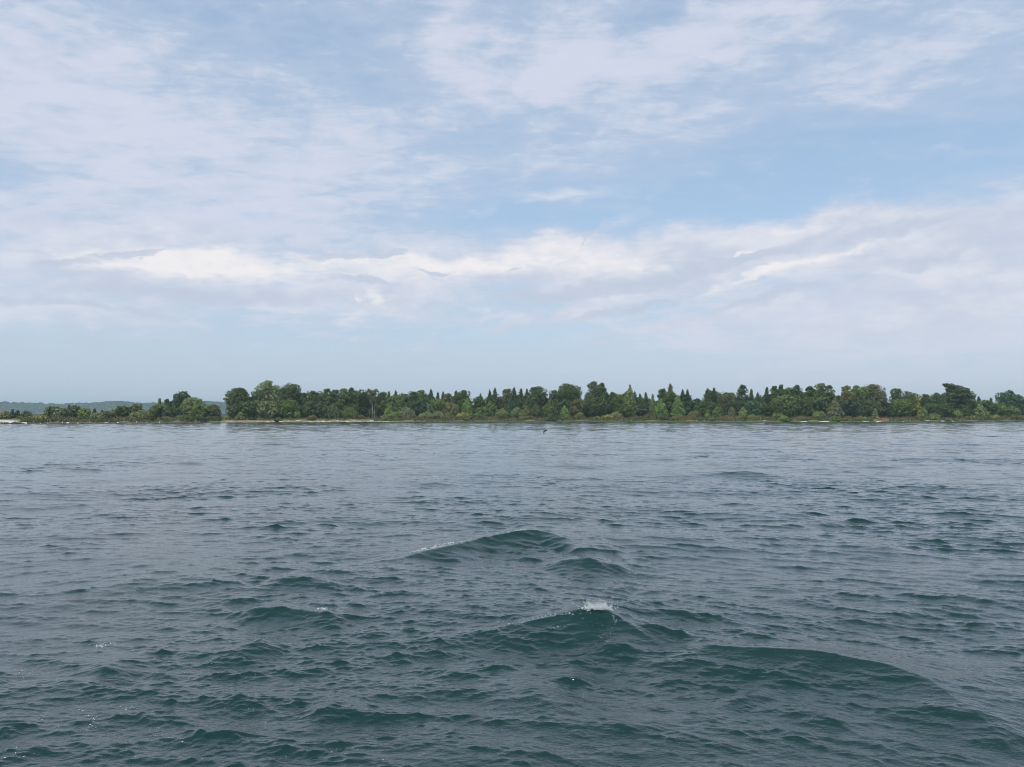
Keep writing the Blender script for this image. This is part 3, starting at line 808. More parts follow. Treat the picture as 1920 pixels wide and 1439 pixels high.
# px, top py, width px, kind, leaf, metres behind the waterline, label
TREES = [
# low scrub and trees at the far left
(9, 772, 16, 'shrub', 'olive', 14, 'olive shrub at the left picture edge above the pale sand bar'),
(24, 768.5, 9, 'cone', 'dark', 18, 'small dark conifer above the sand bar, left one of a close pair'),
(34, 769, 10, 'cone', 'dark', 18, 'small dark conifer above the sand bar, right one of a close pair'),
(49, 772, 16, 'shrub', 'dark', 16, 'low dark shrub just right of the paired conifers above the sand bar'),
(72, 778, 34, 'shrub', 'yellow', 9, 'broad yellow-green shrub at the right end of the sand bar'),
(100, 762.5, 30, 'oak', 'mid', 15, 'dark bushy tree, first full-sized one right of the sand bar'),
(116, 765, 20, 'oak', 'grey', 12, 'greyish bushy tree leaning on the first full-sized tree by the sand bar'),
(130, 759, 11, 'cone', 'deep', 24, 'narrow dark conifer whose tip just reaches the far hill line'),
(140, 761, 16, 'dome', 'dark', 20, 'round dark crown standing right beside the conifer that reaches the hill line'),
(158, 766, 26, 'oak', 'light', 12, 'pale green bushy tree in front of the round dark crown'),
(178, 766.5, 9, 'cone', 'deep', 18, 'tiny dark conifer between two pale green bushes on the low shore'),
(184, 773, 22, 'shrub', 'light', 8, 'pale green waterside shrub under the tiny dark conifer'),
(192, 770, 11, 'cone', 'dark', 19, 'small blunt dark conifer behind the olive tree of the low shore'),
(204, 771, 19, 'oak', 'olive', 12, 'small olive round tree on the low shore before the wide dark one'),
(211, 769, 9, 'cone', 'dark', 22, 'slim dark conifer squeezed against the left flank of the wide dark tree'),
(231, 762, 34, 'oak', 'dark', 16, 'wide dark tree standing behind the small bleached bush'),
(246, 781, 7, 'bare', 'white', 3.5, 'small bleached white dead bush at the water'),
(256, 758, 20, 'oak', 'brown', 18, 'brownish green tree next to the leafless grey tree'),
(262, 769, 28, 'shrub', 'light', 9, 'big pale green shrub in front of the brownish tree'),
(277, 773, 24, 'shrub', 'olive', 7, 'tan-green shrub at the waterside below the leafless grey tree'),
(280, 756, 18, 'bare', 'grey', 22, 'leafless grey tree with thin branches against the hills'),
(299, 747, 15, 'aspen', 'light', 24, 'slim pale tree top rising left of the dark dome'),
(301, 758, 44, 'oak', 'mid', 13, 'large mid-green tree below the slim pale tree top'),
(315, 748, 11, 'oak', 'deep', 28, 'small very dark crown between the slim pale tree and the dark dome'),
(324, 763, 40, 'oak', 'dark', 9, 'dull dark bushy tree in front of the dark dome'),
(341, 733.5, 30, 'dome', 'deep', 30, 'dark dome-shaped tree, tallest of the low left shore'),
(361, 745, 36, 'oak', 'light', 18, 'pale green tree leaning on the right side of the dark dome'),
(374, 758, 24, 'oak', 'mid', 11, 'mid-green bushy tree in front of the pale one beside the dome'),
(388, 760, 22, 'oak', 'light', 15, 'pale green small tree before the last brownish tree at the gap'),
(401, 760, 22, 'oak', 'brown', 12, 'brownish olive round tree, last one before the gap'),
(345, 778, 40, 'shrub', 'mid', 5, 'low wide green shrub at the waterside below the dark dome'),
(308, 781, 30, 'shrub', 'olive', 4, 'low dull shrub at the waterside below the large mid-green tree'),
(377, 781, 20, 'shrub', 'deep', 4, 'low dark bush at the start of the pale beach'),
(409, 782, 15, 'shrub', 'deep', 4, 'low dark bush on the beach under the last brownish tree'),
(424, 780, 9, 'shrub', 'yellow', 8, 'small yellow-green shrub in the gap before the tall wood'),
(473, 783, 19, 'shrub', 'deep', 4, 'round dark bush alone on the pale beach'),
# the first big clump
(449, 727, 39, 'oak', 'dark', 18, 'dark tree with a bare left flank, first of the tall wood'),
(438, 762, 12, 'oak', 'dark', 14, 'small dark tree at the foot of the first tall tree'),
(451, 774, 13, 'shrub', 'light', 10, 'small pale shrub at the foot of the first tall tree'),
(505, 713, 42, 'oak', 'light', 20, 'tallest pale green leafy tree near the start of the wood'),
(484, 733, 30, 'oak', 'mid', 22, 'mid-green tree between the first dark tree and the tallest pale one'),
(500, 752, 44, 'oak', 'grey', 13, 'dusty green bushy tree at the foot of the tallest pale tree'),
(466, 752, 34, 'oak', 'dark', 14, 'dark low tree behind the round bush of the beach'),
(545, 718.5, 42, 'dome', 'dark', 26, 'dark smooth dome tree beside the tallest pale tree'),
(571, 736, 22, 'oak', 'dark', 24, 'dark shoulder tree stepping down right of the smooth dome'),
(540, 750, 40, 'oak', 'mid', 14, 'mid-green tree in front of the smooth dark dome'),
(557, 771, 11, 'shrub', 'bright', 11, 'little bright green shrub under the smooth dark dome'),
(586, 732, 17, 'oak', 'dark', 20, 'dark tree top, first of the row after the smooth dome'),
(602, 731, 17, 'dome', 'mid', 22, 'rounded mid-green crown, second of the row after the smooth dome'),
(614, 727.5, 16, 'oak', 'mid', 22, 'pointed leafy crown, third of the row after the smooth dome'),
(630, 730, 16, 'oak', 'dark', 23, 'dark crown, fourth of the row after the smooth dome'),
(645, 727.5, 20, 'oak', 'mid', 22, 'mid-green crown, fifth of the row after the smooth dome'),
(659, 726, 16, 'oak', 'dark', 22, 'tallest dark crown left of the white-trunked birch'),
(672, 729, 20, 'dome', 'dark', 21, 'rounded dark crown next before the white-trunked birch'),
(686, 736, 14, 'oak', 'dark', 24, 'small dark crown touching the left of the white-trunked birch'),
(586, 752, 40, 'oak', 'dark', 13, 'dark waterside tree above the tan bush on the bank'),
(585, 779, 20, 'shrub', 'olive', 6, 'tan olive bush on the ochre bank'),
(625, 756, 28, 'aspen', 'mid', 12, 'green cone-shaped young tree right of the tan bush'),
(656, 765, 30, 'shrub', 'mid', 11, 'broad green shrub left of the white-trunked birch'),
(676, 778, 16, 'shrub', 'olive', 8, 'low olive shrub at the foot of the white-trunked birch'),
(612, 770, 24, 'shrub', 'dark', 11, 'dark low shrub between the tan bush and the cone-shaped young tree'),
(701, 729.5, 24, 'birch', 'brown', 13, 'birch with bare white trunks and brownish crown'),
(718, 734, 17, 'oak', 'dark', 22, 'dark tree touching the right of the white-trunked birch'),
(690, 762, 26, 'oak', 'deep', 22, 'very dark tree in the shade behind the birch trunks'),
(730, 761, 22, 'aspen', 'bright', 11, 'bright green young tree right of the white-trunked birch'),
# centre left
(729, 733, 11, 'cone', 'dark', 26, 'first conifer tip right of the white-trunked birch'),
(742, 732, 10, 'cone', 'dark', 26, 'second conifer tip right of the white-trunked birch'),
(756, 737, 22, 'dome', 'dark', 22, 'dark round crown after the two conifer tips'),
(740, 742, 34, 'oak', 'mid', 17, 'mid-green tree below the two conifer tips'),
(775, 734, 17, 'oak', 'dark', 22, 'dark tree top with a notch of sky on its left'),
(792, 730.5, 22, 'oak', 'mid', 21, 'large olive-green crown left of the sharp blue-green spruce'),
(808, 728.5, 13, 'cone', 'blue', 22, 'sharp blue-green spruce, tallest conifer left of the white snag'),
(821, 735, 10, 'cone', 'dark', 23, 'short conifer tip right beside the sharp blue-green spruce'),
(831, 733.5, 10, 'cone', 'dark', 24, 'lone slim conifer tip midway from spruce to white snag'),
(842, 737, 17, 'oak', 'brown', 21, 'brownish tree top left of the white snag'),
(855, 731.5, 11, 'cone', 'dark', 24, 'conifer tip rising from the brownish tree top'),
(867, 731, 26, 'oak', 'dark', 21, 'dark sloping crown beside the white snag'),
(820, 748, 36, 'oak', 'mid', 16, 'mid-green tree below the slim conifer tips'),
(785, 752, 40, 'oak', 'deep', 15, 'very dark tree behind the dusty green cone shrub'),
(762, 764, 38, 'aspen', 'grey', 9, 'dusty green cone-shaped shrub with a sloping right side'),
(740, 772, 26, 'shrub', 'light', 8, 'pale shrub left of the dusty green cone shrub'),
(800, 772, 30, 'shrub', 'light', 8, 'pale leafy shrub right of the dusty green cone shrub'),
(822, 772, 26, 'shrub', 'grey', 9, 'dusty shrub, second right of the dusty green cone'),
(840, 774, 24, 'shrub', 'mid', 8, 'green shrub, third right of the dusty green cone'),
(803, 759, 15, 'aspen', 'grey', 13, 'small silvery tree below the sharp blue-green spruce'),
(876, 747, 26, 'aspen', 'bright', 15, 'bright green leafy tree just below the white snag'),
(845, 755, 28, 'oak', 'olive', 14, 'olive tree left of the bright one below the white snag'),
(885, 746, 6, 'snag', 'white', 22, 'white dead snag standing in a dip of the treetops'),
(868, 774, 28, 'shrub', 'yellow', 7, 'yellow-green shrub at the waterside below the white snag'),
(893, 775, 28, 'shrub', 'mid', 7, 'green shrub at the waterside just right below the white snag'),
(898, 744, 20, 'oak', 'dark', 19, 'dark tree top right beside the white snag'),
(901, 738.5, 8, 'cone', 'dark', 24, 'spindly conifer tip right of the white snag'),
(918, 731, 20, 'cone', 'dark', 22, 'dark conifer left of the tallest central conifer'),
(928, 726, 22, 'cone', 'dark', 21, 'tallest central conifer with a frayed tip'),
(920, 752, 34, 'aspen', 'mid', 14, 'mid-green tree at the foot of the tallest central conifer'),
(905, 763, 18, 'oak', 'mid', 12, 'small green tree right of the bright tree below the snag'),
(951, 728, 24, 'oak', 'brown', 20, 'broad brownish crown right of the tallest central conifer'),
(964, 725, 14, 'cone', 'dark', 21, 'dark blunt conifer above the bluish small one'),
(977, 728, 11, 'cone', 'dark', 22, 'dark conifer tip right beside the blunt conifer'),
(988, 729, 9, 'cone', 'dark', 24, 'small conifer tip left of the rounded dark crown above the bird'),
(958, 745, 20, 'cone', 'blue', 14, 'bluish small conifer with layered branches at centre'),
(941, 768, 20, 'shrub', 'light', 9, 'pale leafy shrub left of the bluish small conifer foot'),
(970, 767, 22, 'shrub', 'light', 8, 'pale yellowish shrub right of the bluish small conifer foot'),
# centre right
(1008, 724.5, 36, 'oak', 'dark', 21, 'rounded dark crown above the flying bird'),
(985, 748, 34, 'oak', 'deep', 18, 'very dark tree behind the olive shrubs near the bird'),
(985, 764, 20, 'shrub', 'olive', 9, 'olive tall shrub up-left of the flying bird'),
(1004, 762, 17, 'shrub', 'brown', 9, 'brownish grey tall shrub just left above the bird'),
(1031, 748, 30, 'aspen', 'mid', 11, 'leafy green tree straight above the flying bird'),
(1040, 731.5, 20, 'oak', 'dark', 23, 'lower dark tree top between the rounded and the broad dark crowns'),
(1059, 760, 21, 'aspen', 'bright', 9, 'bright yellow-green young tree right above the bird'),
(1068, 719, 48, 'oak', 'dark', 19, 'broad flat-topped dark tree right above the bird'),
(1085, 748, 30, 'oak', 'brown', 15, 'dull brownish tree under the broad flat-topped crown'),
(1087, 774, 16, 'shrub', 'light', 9, 'small pale shrub below the broad flat-topped crown'),
(1114, 714, 20, 'oak', 'dark', 20, 'tallest dark tree of the shore, left of its two tops'),
(1129, 716, 22, 'oak', 'dark', 21, 'tall dark tree forming the right one of the two highest tops'),
(1119, 746, 46, 'oak', 'dark', 15, 'wide dark tree at the foot of the two highest tops'),
(1148, 735, 24, 'oak', 'dark', 22, 'dark sloping tree between the highest tops and the pale spire'),
(1160, 740, 20, 'oak', 'mid', 20, 'lower green tree touching the left of the pale spire'),
(1155, 772, 22, 'shrub', 'grey', 9, 'silvery shrub below the lower left side of the pale spire'),
(1181, 721, 30, 'aspen', 'light', 15, 'pale green spire-shaped tree, palest tall tree right of centre'),
(1190, 733, 7, 'cone', 'dark', 22, 'thin conifer tip peeking over the right side of the pale spire'),
(1200, 738, 11, 'cone', 'dark', 21, 'pointed conifer, first right of the pale spire'),
(1211, 735.5, 13, 'cone', 'dark', 21, 'pointed conifer, second right of the pale spire'),
(1170, 758, 36, 'oak', 'dark', 13, 'dark lower tree in front of the pale spire'),
(1205, 757, 26, 'oak', 'deep', 17, 'very dark tree under the two pointed conifers'),
(1215, 776, 16, 'shrub', 'brown', 8, 'small reddish brown shrub under the two pointed conifers'),
(1224, 739, 16, 'aspen', 'light', 15, 'pale narrow tree top left of the bright green pair'),
(1239, 747, 28, 'aspen', 'bright', 11, 'bright green cone-shaped tree, left one of the bright pair'),
(1244, 728, 22, 'oak', 'dark', 22, 'dark rounded tree left of the brown-tipped spruce'),
(1257, 719, 17, 'cone', 'brown', 22, 'brown-tipped tall spruce above the bright green pair'),
(1258, 737, 32, 'oak', 'dark', 19, 'dark tree filling behind between the bright green pair'),
(1271, 741, 28, 'aspen', 'bright', 12, 'bright green cone-shaped tree, right one of the bright pair'),
(1280, 730, 18, 'cone', 'deep', 20, 'dark twin-spired conifer before the deep gap, left spire'),
(1289, 730, 20, 'cone', 'deep', 20, 'dark twin-spired conifer before the deep gap, right spire'),
(1285, 752, 34, 'oak', 'deep', 17, 'very dark tree skirt below the twin spires'),
(1240, 780, 40, 'shrub', 'brown', 5, 'low reddish brown scrub bush below the bright green pair'),
(1275, 779, 30, 'shrub', 'olive', 6, 'low olive scrub bush just left below the deep gap'),
# right of the gap
(1302, 770, 24, 'shrub', 'olive', 9, 'olive rounded shrub under the deep gap'),
(1308, 748, 14, 'oak', 'deep', 20, 'small dark tree on the right edge of the deep gap'),
(1327, 726.5, 26, 'cone', 'dark', 20, 'broad dark conifer, first tall one right of the deep gap'),
(1339, 725, 16, 'cone', 'deep', 22, 'slender dark conifer, second tall one right of the deep gap'),
(1322, 752, 38, 'oak', 'dark', 15, 'dark tree skirt below the first tall conifer after the gap'),
(1350, 736, 11, 'cone', 'mid', 21, 'short green conifer left of the level-topped dull crown'),
(1364, 735.5, 38, 'oak', 'brown', 20, 'level-topped dull brownish crown right of the deep gap'),
(1327, 769, 14, 'aspen', 'bright', 11, 'little bright shrubby tree below the first conifers after the gap'),
(1346, 761, 24, 'aspen', 'mid', 10, 'green leafy young tree below the short green conifer'),
(1372, 762, 17, 'cone', 'grey', 10, 'pale young conifer below the level-topped dull crown'),
(1392, 721, 24, 'oak', 'deep', 20, 'dark two-horned tree top standing above the level crown'),
(1393, 764, 19, 'aspen', 'light', 10, 'pale young tree under the two-horned dark top'),
(1385, 750, 34, 'oak', 'deep', 16, 'very dark tree behind the pale young conifer and pale young tree'),
(1409, 730, 16, 'cone', 'dark', 21, 'jagged conifer right of the two-horned top, taller of two'),
(1421, 736, 11, 'cone', 'dark', 22, 'jagged conifer right of the two-horned top, shorter of two'),
(1414, 752, 36, 'oak', 'blue', 15, 'bluish dark tree below the jagged conifers'),
(1438, 725, 18, 'cone', 'dark', 21, 'dark conifer left of the cauliflower crowns'),
(1410, 777, 22, 'shrub', 'light', 7, 'pale low shrub below the jagged conifers'),
(1428, 778, 20, 'shrub', 'mid', 7, 'green low shrub left of the clipped dense bush'),
(1355, 780, 26, 'shrub', 'olive', 6, 'low olive shrub at the water below the young trees after the gap'),
(1453, 722, 15, 'oak', 'dark', 22, 'first of four cauliflower crowns with sky holes'),
(1465, 720, 14, 'oak', 'dark', 22, 'second of four cauliflower crowns with sky holes'),
(1481, 722, 16, 'dome', 'dark', 22, 'third of four cauliflower crowns with sky holes'),
(1495, 720, 18, 'oak', 'dark', 22, 'fourth of four cauliflower crowns with sky holes'),
(1478, 740, 46, 'oak', 'mid', 17, 'wide mid-green tree below the four cauliflower crowns'),
(1480, 757, 38, 'oak', 'dark', 12, 'dark bulging tree low in front of the four cauliflower crowns'),
(1457, 775, 26, 'shrub', 'mid', 7, 'clipped dense green bush left of the dark bulging tree'),
(1520, 722.5, 22, 'oak', 'dark', 20, 'dark crown right after the four cauliflower crowns'),
(1539, 717, 18, 'oak', 'mid', 20, 'highest leafy top between the cauliflower crowns and the narrow notch'),
(1554, 721, 18, 'oak', 'dark', 20, 'lighter-edged crown sloping down to the narrow notch'),
(1528, 745, 40, 'oak', 'dark', 14, 'dark tree below the highest leafy top before the notch'),
(1565, 747, 30, 'aspen', 'grey', 12, 'greyish green cone tree below the narrow notch'),
(1536, 771, 26, 'shrub', 'light', 7, 'grass-green cone shrub on the bank left of the notch'),
(1572, 741, 14, 'oak', 'deep', 26, 'small dark tree in the bottom of the narrow notch'),
(1588, 722, 20, 'oak', 'olive', 21, 'olive-topped tree on the right edge of the narrow notch'),
(1607, 721, 24, 'oak', 'mid', 20, 'leafy crown between the olive top and the broad dome'),
(1592, 748, 34, 'oak', 'deep', 16, 'very dark tree with sky specks right of the notch'),
(1636, 721, 46, 'oak', 'brown', 19, 'broad brownish dome crown above the orange kayak'),
(1628, 750, 36, 'oak', 'dark', 14, 'dark tree left above the orange kayak'),
(1655, 754, 34, 'oak', 'deep', 15, 'very dark tree directly behind the orange kayak'),
(1640, 766, 12, 'aspen', 'light', 9, 'slim pale sapling left beside the orange kayak'),
# the far right
(1682, 728, 26, 'oak', 'dark', 20, 'dark crown right of the broad brownish dome'),
(1706, 732.5, 22, 'dome', 'dark', 20, 'rounded dark crown above the yellowish tree'),
(1716, 742, 12, 'oak', 'yellow', 17, 'small yellowish tree between dark crowns'),
(1690, 748, 36, 'oak', 'mid', 14, 'mid-green tree above the grass right of the kayak'),
(1720, 738, 14, 'cone', 'dark', 22, 'dark pointed tree right of the rounded crown above the yellowish one'),
(1735, 739, 18, 'oak', 'dark', 22, 'low dark tree top midway to the windswept pine'),
(1755, 736, 22, 'oak', 'dark', 20, 'dark tree touching the left of the windswept pine'),
(1745, 756, 34, 'oak', 'dark', 14, 'dark tree behind the pale cone shrub left of the windswept pine'),
(1730, 764, 22, 'aspen', 'light', 9, 'pale cone shrub left of the windswept pine'),
(1752, 774, 20, 'shrub', 'grey', 8, 'dusty shrub right of the pale cone shrub'),
(1718, 781, 18, 'shrub', 'deep', 4, 'low dark bush at the water below the pale cone shrub'),
(1795, 718.5, 62, 'pine', 'dark', 17, 'big windswept pine with layered branches and bare left side'),
(1790, 770, 24, 'shrub', 'light', 10, 'pale bush at the foot of the windswept pine'),
(1770, 762, 30, 'oak', 'deep', 13, 'very dark tree at the lower left of the windswept pine'),
(1812, 765, 24, 'oak', 'dark', 12, 'dark low tree between the pale bush and the pale cone tree'),
(1835, 743, 9, 'cone', 'dark', 21, 'thin conifer tip on the right slope of the windswept pine'),
(1838, 758, 28, 'aspen', 'light', 9, 'pale green cone tree right of the windswept pine'),
(1848, 751, 30, 'oak', 'dark', 18, 'dark tree behind the pale cone tree right of the pine'),
(1858, 745.5, 10, 'cone', 'mid', 22, 'small pointed conifer left of the last sky gap'),
(1870, 757, 26, 'oak', 'mid', 16, 'mid-green low tree filling the last sky gap'),
(1881, 736, 20, 'oak', 'blue', 18, 'bluish dark tree right of the last sky gap'),
(1893, 731.5, 16, 'oak', 'blue', 20, 'upright bluish tree top, highest right of the last sky gap'),
(1911, 740, 20, 'oak', 'blue', 19, 'bluish tree at the right picture edge'),
(1895, 762, 44, 'oak', 'mid', 12, 'mid-green spreading tree below the bluish tops'),
(1925, 748, 24, 'oak', 'dark', 18, 'dark tree cut by the right picture edge'),
(1862, 777, 30, 'shrub', 'mid', 7, 'green low shrub below the last sky gap'),
(1905, 779, 30, 'shrub', 'light', 6, 'pale low shrub near the right picture edge'),
(1820, 780, 22, 'shrub', 'light', 6, 'pale low shrub on the bank below the pine'),
]
for k, (px, top, w, kind, leaf, back, label) in enumerate(TREES):
    plant(px, top, w, kind, leaf, back, label, 100 + k)

# the wood behind: trees that only fill between the ones above
def skyline(px):
    best = 790.0
    for (qx, top, w, kind, *_r) in TREES:
        if kind in ('shrub', 'bare', 'snag'): continue
        d = abs(px - qx) / (0.5 * w)
        if d < 1.0:
            best = min(best, top + 14 * d ** 2)
    return best
rng0 = random.Random(3)
proto = []
for k in range(6):
    r = np.random.default_rng(900 + k)
    hh, ww = 13.0, 9.0
    cr = crown_oak(r, hh, ww, 15, 0.0)
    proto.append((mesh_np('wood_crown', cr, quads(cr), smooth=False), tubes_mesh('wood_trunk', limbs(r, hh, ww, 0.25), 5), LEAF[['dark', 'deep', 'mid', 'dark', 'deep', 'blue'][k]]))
px = 446.0
while px < 2010:
    row = rng0.choice((27, 34, 42))
    sky_ = max(skyline(px - 8), skyline(px + 8), skyline(px))
    top = sky_ + rng0.uniform(0.5, 8)
    if top < 772:
        Y = float(shore_y(px)) + row
        x = (px - CX) / F * Y
        z = float(ground(x, Y)) - 0.05
        h = at(px, top, Y).z - z
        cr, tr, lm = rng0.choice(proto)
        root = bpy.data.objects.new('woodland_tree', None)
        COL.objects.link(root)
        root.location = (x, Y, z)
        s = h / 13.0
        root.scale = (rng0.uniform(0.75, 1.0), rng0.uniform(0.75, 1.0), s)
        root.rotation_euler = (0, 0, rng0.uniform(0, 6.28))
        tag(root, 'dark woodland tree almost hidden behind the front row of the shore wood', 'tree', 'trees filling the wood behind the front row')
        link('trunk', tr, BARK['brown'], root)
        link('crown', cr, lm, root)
    px += rng0.uniform(13, 20)

# low scrub right along the water's edge, too small and alike to tell apart
scr = np.random.default_rng(77)
for k in range(80):
    px = 60 + (2010 - 60) * (k + scr.random()) / 80
    if 425 < px < 720 and k % 3 or 1632 < px < 1672: continue
    Yp = float(shore_y(px))
    hp = (3.0 + 6.5 * scr.random() ** 1.6)
    kind = ['olive', 'brown', 'mid', 'yellow', 'dark', 'olive', 'brown', 'light'][int(scr.integers(0, 8))]
    back = 2.6 + 4.5 * scr.random()
    gz = float(ground((px - CX) / F * (Yp + back), Yp + back))
    base = 777.0 - (gz - CAM_H) / (Yp + back) * F
    o = plant(px, base - hp, 9 + 17 * scr.random(), 'shrub', kind, back, "knee-high scrub clump among the grass at the water's edge", 3000 + k)
    o['group'] = "low scrub clumps along the water's edge"

# ------------------------------------------------------------------ grass and herbs on the bank
def build_bank_grass():
    rng = np.random.default_rng(21)
    n = 26000
    px = rng.uniform(40, 2050, n)
    t = 1.3 + 12 * rng.random(n) ** 1.3
    sparse = (px > 415) & (px < 700)
    keep = (~sparse | (t > 4.0) & (rng.random(n) < 0.6)) & ~((px > 1637) & (px < 1667) & (t < 9))
    px, t = px[keep], t[keep]
    Y = shore_y(px) + t
    x = (px - CX) / F * Y
    t2 = inland(x, Y)
    ok = t2 > 1.3
    px, Y, x = px[ok], Y[ok], x[ok]
    z = ground(x, Y)
    n = len(px)
    hh = (0.30 + 0.75 * rng.random(n) ** 2) * (0.7 + 0.5 * np.sin(px * 0.043) ** 2 + 0.35 * np.sin(px * 0.17 + 1) ** 2)
    hh *= np.where((px > 415) & (px < 720), 0.6, 1.0)
    w = 0.16 + 0.2 * rng.random(n)
    a = rng.random(n) * 6.28
    dx, dy = np.cos(a) * w, np.sin(a) * w
    lx, ly = (rng.random(n) - 0.5) * 0.6, (rng.random(n) - 0.5) * 0.6
    p = np.stack([x, Y, z - 0.03], -1)
    v = np.stack([p + np.stack([-dx, -dy, 0 * dx], -1), p + np.stack([dx, dy, 0 * dx], -1),
                  p + np.stack([dx * 0.5 + lx, dy * 0.5 + ly, hh], -1), p + np.stack([-dx * 0.6 + lx, -dy * 0.6 + ly, hh * 0.85], -1)], 1).reshape(-1, 3)
    m, g = new_mat('bank_grass')
    tc = g.n('ShaderNodeTexCoord').outputs['Object']
    n1 = g.noise(tc, 0.11, 3.0, 0.6).outputs[0]
    n2 = g.noise(tc, 0.9, 3.0, 0.7).outputs[0]
    c = g.mix(g.ramp(n1, 0.40, 0.60), (0.115, 0.135, 0.05, 1), (0.21, 0.18, 0.085, 1))
    c = g.mix(g.m('MULTIPLY', g.ramp(n2, 0.5, 0.7), 0.6), c, (0.15, 0.12, 0.065, 1))
    d = g.n('ShaderNodeBsdfPrincipled', {'Base Color': c, 'Roughness': 0.8, 'Specular IOR Level': 0.2})
    tr = g.n('ShaderNodeBsdfTranslucent', {'Color': c})
    g.n('ShaderNodeOutputMaterial', {0: g.n('ShaderNodeMixShader', {0: 0.3, 1: d.outputs[0], 2: tr.outputs[0]}).outputs[0]})
    tag(link('bank_grass', mesh_np('bank_grass', v, quads(v), smooth=False), m), 'ochre and green grass growing along the low bank', 'grass', kind='stuff')
build_bank_grass()

# ------------------------------------------------------------------ boulders along the waterline
def rock_mat(name, c1, c2):
    m, g = new_mat(name)
    tc = g.n('ShaderNodeTexCoord').outputs['Object']
    n = g.noise(tc, 2.2, 6.0, 0.65).outputs[0]
    b = g.n('ShaderNodeBsdfPrincipled', {'Base Color': g.mix(g.ramp(n, 0.3, 0.7), (*c1, 1), (*c2, 1)), 'Roughness': 0.85,
                                         'Normal': g.n('ShaderNodeBump', {'Strength': 0.6, 'Distance': 0.1, 'Height': n}).outputs[0]})
    g.n('ShaderNodeOutputMaterial', {0: b.outputs[0]})
    return m
ROCK_PALE = rock_mat('rock_pale', (0.48, 0.45, 0.40), (0.72, 0.70, 0.66))
ROCK_DARK = rock_mat('rock_dark', (0.020, 0.020, 0.020), (0.06, 0.058, 0.055))

def rock_mesh(seed, L, D, H):
    bm = bmesh.new()
    bmesh.ops.create_icosphere(bm, subdivisions=3, radius=1.0)
    off = Vector((seed * 7.3, seed * 3.1, seed * 1.7))
    for v in bm.verts:
        k = 1 + 0.38 * noise.noise(v.co * 1.1 + off) + 0.16 * noise.noise(v.co * 2.7 + off)
        c = v.co * k
        c.z = max(c.z, -0.35)
        v.co = Vector((c.x * L / 2, c.y * D / 2, c.z * H))
    me = bpy.data.meshes.new('boulder')
    bm.to_mesh(me); bm.free()
    me.polygons.foreach_set('use_smooth', [True] * len(me.polygons))
    return me

def boulder(px, py, wpx, hpx, mat, label, t=0.8, seed=1, group=None):
    Y = float(shore_y(px)) + t
    x = (px - CX) / F * Y
    z = max(float(ground(x, Y)), -0.05)
    L, H = wpx / F * Y, hpx / F * Y
    o = link('boulder', rock_mesh(seed, L, min(L, 1.6), H), mat)
    o.location = (x, Y, z)
    o.rotation_euler = (0, 0, (seed % 5 - 2) * 0.12)
    tag(o, label, 'boulder', group or 'boulders along the waterline')

for k, (px, w, h, lab) in enumerate([
    (77, 3.5, 1.6, 'small white boulder at the water left of the first full-sized tree'),
    (91, 4, 1.8, 'white boulder at the water under the first full-sized tree'),
    (118, 3, 3.2, 'upright white boulder at the water under the greyish bushy tree'),
    (128, 8, 1.5, 'long flat pale boulder at the water under the round dark crown'),
    (147, 4, 1.5, 'small pale boulder just right of the long flat one'),
    (170, 3, 2.2, 'white boulder at the water under the pale bushy tree'),
    (200, 9, 1.4, 'long flat pale boulder at the water under the olive tree'),
    (222, 4.5, 2.0, 'white boulder at the water under the wide dark tree'),
    (257, 5, 2.2, 'bright white boulder right of the bleached bush'),
    (277, 3, 1.6, 'small white boulder at the water under the tan-green shrub'),
    (300, 2.5, 3.0, 'narrow upright white boulder at the water under the large mid-green tree'),
    ]):
    boulder(px, 0, 0.75 * w, 0.75 * h, ROCK_PALE, lab, 0.7, 30 + k)
beach = [(486, 24), (503, 10), (527, 9), (541, 6), (560, 14), (583, 9), (598, 7), (606, 12), (621, 16), (634, 8), (652, 9), (664, 6), (672, 4), (684, 7), (697, 11), (719, 3), (723, 3), (727, 4)]
for k, (px, w) in enumerate(beach):
    boulder(px, 0, w * 0.8, 0.9 + 0.5 * ((k * 7) % 4) / 4, ROCK_PALE, 'low pale stone in the broken white row along the beach', 0.9, 50 + k, 'pale stones in the row along the beach')
for k, (px, w, lab) in enumerate([
    (1507, 14, 'long low white slab at the water below the dark bulging tree'), (1546, 22, 'longest white slab at the water left of the narrow notch'),
    (1622, 15, 'white slab at the water left below the orange kayak'), (1647, 10, 'white slab at the water right under the orange kayak'),
    (1737, 13, 'white slab at the water under the pale cone shrub'), (1766, 7, 'short white slab at the water left of the pine foot'),
    (1785, 9, 'white slab at the water under the pale bush of the pine'), (1693, 3, 'small white stone at the water right of the kayak'),
    (1433, 6, 'short white slab at the water under the dark conifer by the cauliflower crowns')]):
    boulder(px, 0, w, 1.0, ROCK_PALE, lab, 0.6, 80 + k, 'white slabs along the right shore')

